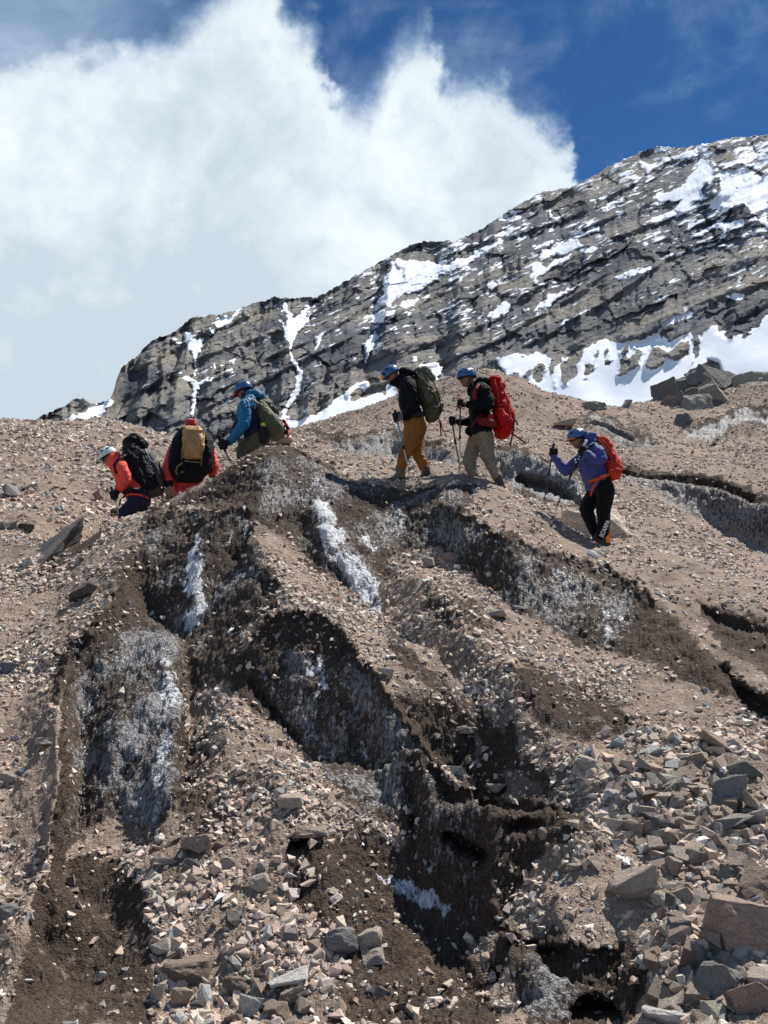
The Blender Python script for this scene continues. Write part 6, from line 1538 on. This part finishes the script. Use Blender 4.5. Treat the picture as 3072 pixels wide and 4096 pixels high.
def hiker_coral():
    J = crop(380, 1620, .3134, 14.5)
    P = person(J(500, 1780), 'hiker in a coral red jacket and white helmet bending under a black pack')
    fr = frame((-.80, -.10, -.58)); C = J(172, 662)
    near, far = -.19, .19
    blob('body', head_prims(C, fr) + chain([(C - fr[2] * .07 - fr[0] * .02, .055), (J(250, 730), .062), (J(300, 760), .09)]) + levels([(J(310, 780), .12, .09), (J(500, 1120), .09, .10)], Y_) +
         chain([(J(500, 1180, .08), .09), (J(420, 1420, .08), .06), (J(480, 1720, .08), .045)]) + chain([(J(560, 1190, -.08), .09), (J(360, 1360, -.08), .06), (J(400, 1700, -.08), .045)]) +
         chain([(J(320, 780, near), .06), (J(400, 930, near), .045), (J(280, 1100, near), .035)]), MT['skin'], P, .014, 4)
    helmet(P, C + fr[2] * .04, fr, MT['whitehelmet'], 'white climbing helmet', .138)
    eyewear(P, C + fr[0] * .012, fr, MT['tealgog'], 'goggles', True)
    blob('neck_warmer', chain([(C - fr[2] * .085 + fr[0] * .035, .060), (C - fr[2] * .11 - fr[0] * .01, .07), (J(250, 730), .085)]), MT['coral'], P, .012, 3, .010, 14)
    jk = levels([(J(270, 700), .09, .10), (J(320, 800), .13, .125), (J(380, 930), .12, .125), (J(470, 1060), .11, .125), (J(530, 1120), .11, .13)], Y_, .75)
    jk += chain([(J(300, 740, near * .8), .085), (J(335, 790, near * 1.1), .090), (J(385, 880, near * 1.25), .080), (J(400, 950, near * 1.3), .076), (J(350, 1030, near * 1.3), .064), (J(285, 1095, near * 1.3), .050)])
    jk += chain([(J(290, 760, far), .08), (J(330, 950, far), .07), (J(300, 1050, far), .05)])
    blob('jacket', jk, MT['coral'], P, .013, 4, .017, 8, 41)
    tr = levels([(J(520, 1130), .08, .135), (J(560, 1190), .09, .145)], Y_) + chain([(J(580, 1200, -.08), .14), (J(480, 1300, -.09), .12), (J(370, 1390, -.09), .095), (J(430, 1700, -.09), .07)]) + chain([(J(600, 1230, .08), .13), (J(540, 1420, .08), .10), (J(600, 1720, .08), .07)])
    blob('trousers', tr, MT['navyblue'], P, .015, 3, .014, 8, 42)
    for a, b in ((430, -.09), (600, .08)): boot(P, J(a, 1745, b), (-1, -.2, -.2), MT['boot'])
    tube('jacket_hem', [J(375, 1165, -.2), J(450, 1135, -.235), J(560, 1140, -.235), J(680, 1190, -.16)], .018, MT['coral'], P)
    top, tip = J(205, 1045, -.28), J(302, 1400, -.28); v = tip - top
    glove(P, top + v * .28, v, (.5, -.2, .4), MT['glove'], 1.35, 'glove', J(285, 1100, near * 1.3))
    pole(top, tip, MT['alu'], 'silver trekking pole planted in front of the white-helmeted hiker', brk=.42, upper=MT['alu'])
    top, tip = J(885, 925, .1), J(858, 1290, .1); v = tip - top
    glove(P, top + v * .15, v, (-1, 0, 0), MT['glove'], 1.3, 'glove', J(840, 930, .1))
    blob('far_sleeve', chain([(J(500, 800, .2), .08), (J(700, 900, .22), .07), (J(840, 935, .12), .05)]), MT['coral'], P, .014, 3, .012, 9, 43)
    pole(top, tip, MT['trim'], 'tan trekking pole trailing behind the large black backpack', brk=.40)
    B = pack(J(650, 1170), 'very large black backpack on the white-helmeted hiker')
    blob('main_compartment', levels([(J(470, 520), .10, .13), (J(520, 700), .15, .18), (J(610, 880), .16, .195), (J(690, 1010), .15, .165), (J(700, 1050), .13, .13)], Y_, .25), MT['blackpack'], B, .015, 4, .024, 6.5, 45)
    blob('lid', levels([(J(430, 500), .12, .07), (J(520, 440), .14, .075), (J(610, 500), .12, .065)], Y_, .55), MT['blackpack'], B, .013, 3, .024, 11, 46)
    blob('rear_pocket', levels([(J(690, 640), .1, .06), (J(760, 800), .11, .085), (J(810, 980), .1, .07)], Y_, .55), cloth('dark grey pack nylon', (.05, .052, .056), .6, .4, 1.2, 10), B, .013, 3, .018, 9, 47)
    blob('base_pocket', levels([(J(560, 1110), .12, .08), (J(700, 1110), .13, .085), (J(800, 1100), .11, .07)], Y_, .55), cloth('brown grey pack base', (.055, .048, .040), .7), B, .013, 3, .014, 9, 48)
    for a in ([(420, 560), (520, 700), (600, 860), (640, 1000)], [(500, 520), (620, 640), (700, 760), (780, 740)], [(640, 560), (700, 700), (780, 760), (830, 880)], [(520, 960), (600, 930), (720, 910), (740, 1000)], [(380, 700), (440, 860), (520, 960)], [(460, 600), (560, 560), (640, 640)]):
        tube('strap', [J(x, y, -.24 + .00025 * abs(y - 820)) for x, y in a], .010, MT['greyglove'] if a[0][0] in (420, 640) else MT['blacktrim'], B)
    tube('shoulder_strap', [J(400, 640, -0.215), J(300, 680, -0.255), J(240, 760, -0.255), J(270, 880, -0.235)], .018, MT['blacktrim'], B); tube('hip_belt', [J(560, 1080, -0.255), J(450, 1080, -0.275), J(360, 1120, -0.215)], .035, MT['blacktrim'], B)
    tube('hanging_strap', [J(395, 1150, -.22), J(330, 1200, -.24), J(305, 1290, -.24)], .010, MT['blacktrim'], B)

def hiker_back():
    J = crop(380, 1620, .3134, 14.7); X_ = (1, 0, 0)
    P = person(J(1230, 1800), 'hiker seen from behind in coral red with a red cap above a tan backpack')
    f = frame((-.1, .95, -.25)); C = J(1228, 270, .12)
    blob('body', head_prims(C, f) + chain([(C - f[2] * .08, .055), (J(1240, 420, .1), .09)]) + levels([(J(1240, 450, .1), .14, .09), (J(1200, 950, .05), .11, .10)], X_) +
         chain([(J(1130, 1020), .09), (J(1100, 1450), .06), (J(1100, 1750), .045)]) + chain([(J(1280, 1020), .09), (J(1300, 1450), .06), (J(1300, 1750), .045)]), MT['skin'], P, .014, 4)
    cap = blob('cap', [ball(C + f[2] * .03 - np.array([0, .02, 0]), (.105, .098, .090), np.stack(f))], MT['redcap'], P, .011, 2)
    blob('cap_panel', levels([(C + f[2] * .055 - f[0] * .085, .055, .025), (C - f[2] * .02 - f[0] * .095, .062, .022)], X_), MT['redcap'], cap, .010, 2, .004, 14); blob('badge', levels([(C + f[2] * .06 - f[0] * .110, .030, .006), (C + f[2] * .05 - f[0] * .112, .030, .006)], X_), MT['pale'], cap, .005, 1)
    jk = levels([(J(1240, 420, .1), .12, .10), (J(1240, 560, .1), .16, .12), (J(1230, 780, .08), .14, .12), (J(1170, 940, .0), .13, .12)], X_)
    jk += chain([(J(1080, 470, .08), .085), (J(1010, 560, .05), .080), (J(935, 760, .0), .078), (J(905, 860, -.05), .076), (J(935, 940, -.15), .055)])
    jk += chain([(J(1400, 480, .08), .085), (J(1470, 600, .05), .080), (J(1525, 790, .0), .072), (J(1500, 900, -.02), .06)])
    blob('jacket', jk, MT['coral'], P, .014, 4, .016, 8, 51)
    tr = levels([(J(1170, 960, 0), .11, .125), (J(1180, 1040, 0), .11, .125)], X_) + chain([(J(1110, 1050), .12), (J(1090, 1400), .09), (J(1100, 1720), .07)]) + chain([(J(1270, 1050), .12), (J(1290, 1400), .09), (J(1300, 1720), .07)])
    blob('trousers', tr, MT['redcap'], P, .015, 3, .014, 8, 52)
    for a in (1100, 1300): boot(P, J(a, 1765), (0, 1, -.1), MT['boot'])
    glove(P, J(960, 1010, -.17), (0, .3, 1), (-1, 0, 0), MT['glove'], 1.2)
    glove(P, J(1500, 950, -.05), (0, .3, 1), (1, 0, 0), MT['glove'], 1.2)
    K2 = pack(J(1230, 980, -.2), 'black backpack with a large tan front pocket seen from behind')
    blob('main_compartment', levels([(J(1240, 340, -.12), .10, .09), (J(1240, 480, -.14), .19, .12), (J(1230, 640, -.14), .21, .13), (J(1215, 790, -.14), .19, .13), (J(1190, 900, -.14), .12, .11)], X_), MT['blackpack'], K2, .014, 4, .018, 7, 55)
    blob('tan_pocket', levels([(J(1240, 345, -.24), .09, .055), (J(1258, 430, -.27), .095, .07), (J(1258, 560, -.28), .092, .075), (J(1250, 640, -.27), .09, .06)], X_), MT['tan'], K2, .012, 3, .018, 9, 56)['label'] = 'tall wrinkled tan front pocket'
    blob('lid', levels([(J(1235, 300, -.22), .09, .04), (J(1255, 335, -.26), .10, .045)], X_), MT['tan'], K2, .012, 3, .014, 12, 57)
    blob('side_pocket', levels([(J(1445, 400, -.16), .02, .045), (J(1450, 560, -.18), .025, .055), (J(1440, 800, -.17), .02, .05)], X_), MT['blackpack'], K2, .012, 3, .018, 13, 58)
    blob('side_pocket', levels([(J(1050, 470, -.16), .02, .05), (J(1045, 620, -.18), .025, .055), (J(1010, 780, -.17), .02, .05)], X_), MT['blackpack'], K2, .012, 3, .018, 13, 59)
    tube('strap', [J(1140, 715, -.33), J(1240, 725, -.34), J(1350, 735, -.33)], .013, MT['trim'], K2, flat=((0, 0, 1), .8))
    tube('strap', [J(1120, 735, -.32), J(1050, 790, -.30), J(1030, 850, -.28), J(1060, 890, -.27)], .013, MT['trim'], K2); tube('strap', [J(1108, 560, -.3), J(1105, 690, -.32)], .008, MT['trim'], K2); tube('strap', [J(1395, 360, -.28), J(1390, 520, -.32), J(1360, 700, -.32), J(1360, 770, -.3)], .010, MT['trim'], K2)
    tube('strap', [J(1370, 760, -.28), J(1420, 800, -.24), J(1440, 850, -.2)], .010, MT['trim'], K2); tube('strap', [J(1090, 860, -.28), J(1140, 850, -.29)], .010, MT['greyglove'], K2)

for h_ in (hiker_ochre, hiker_red, hiker_blue, hiker_teal, hiker_coral, hiker_back): h_()
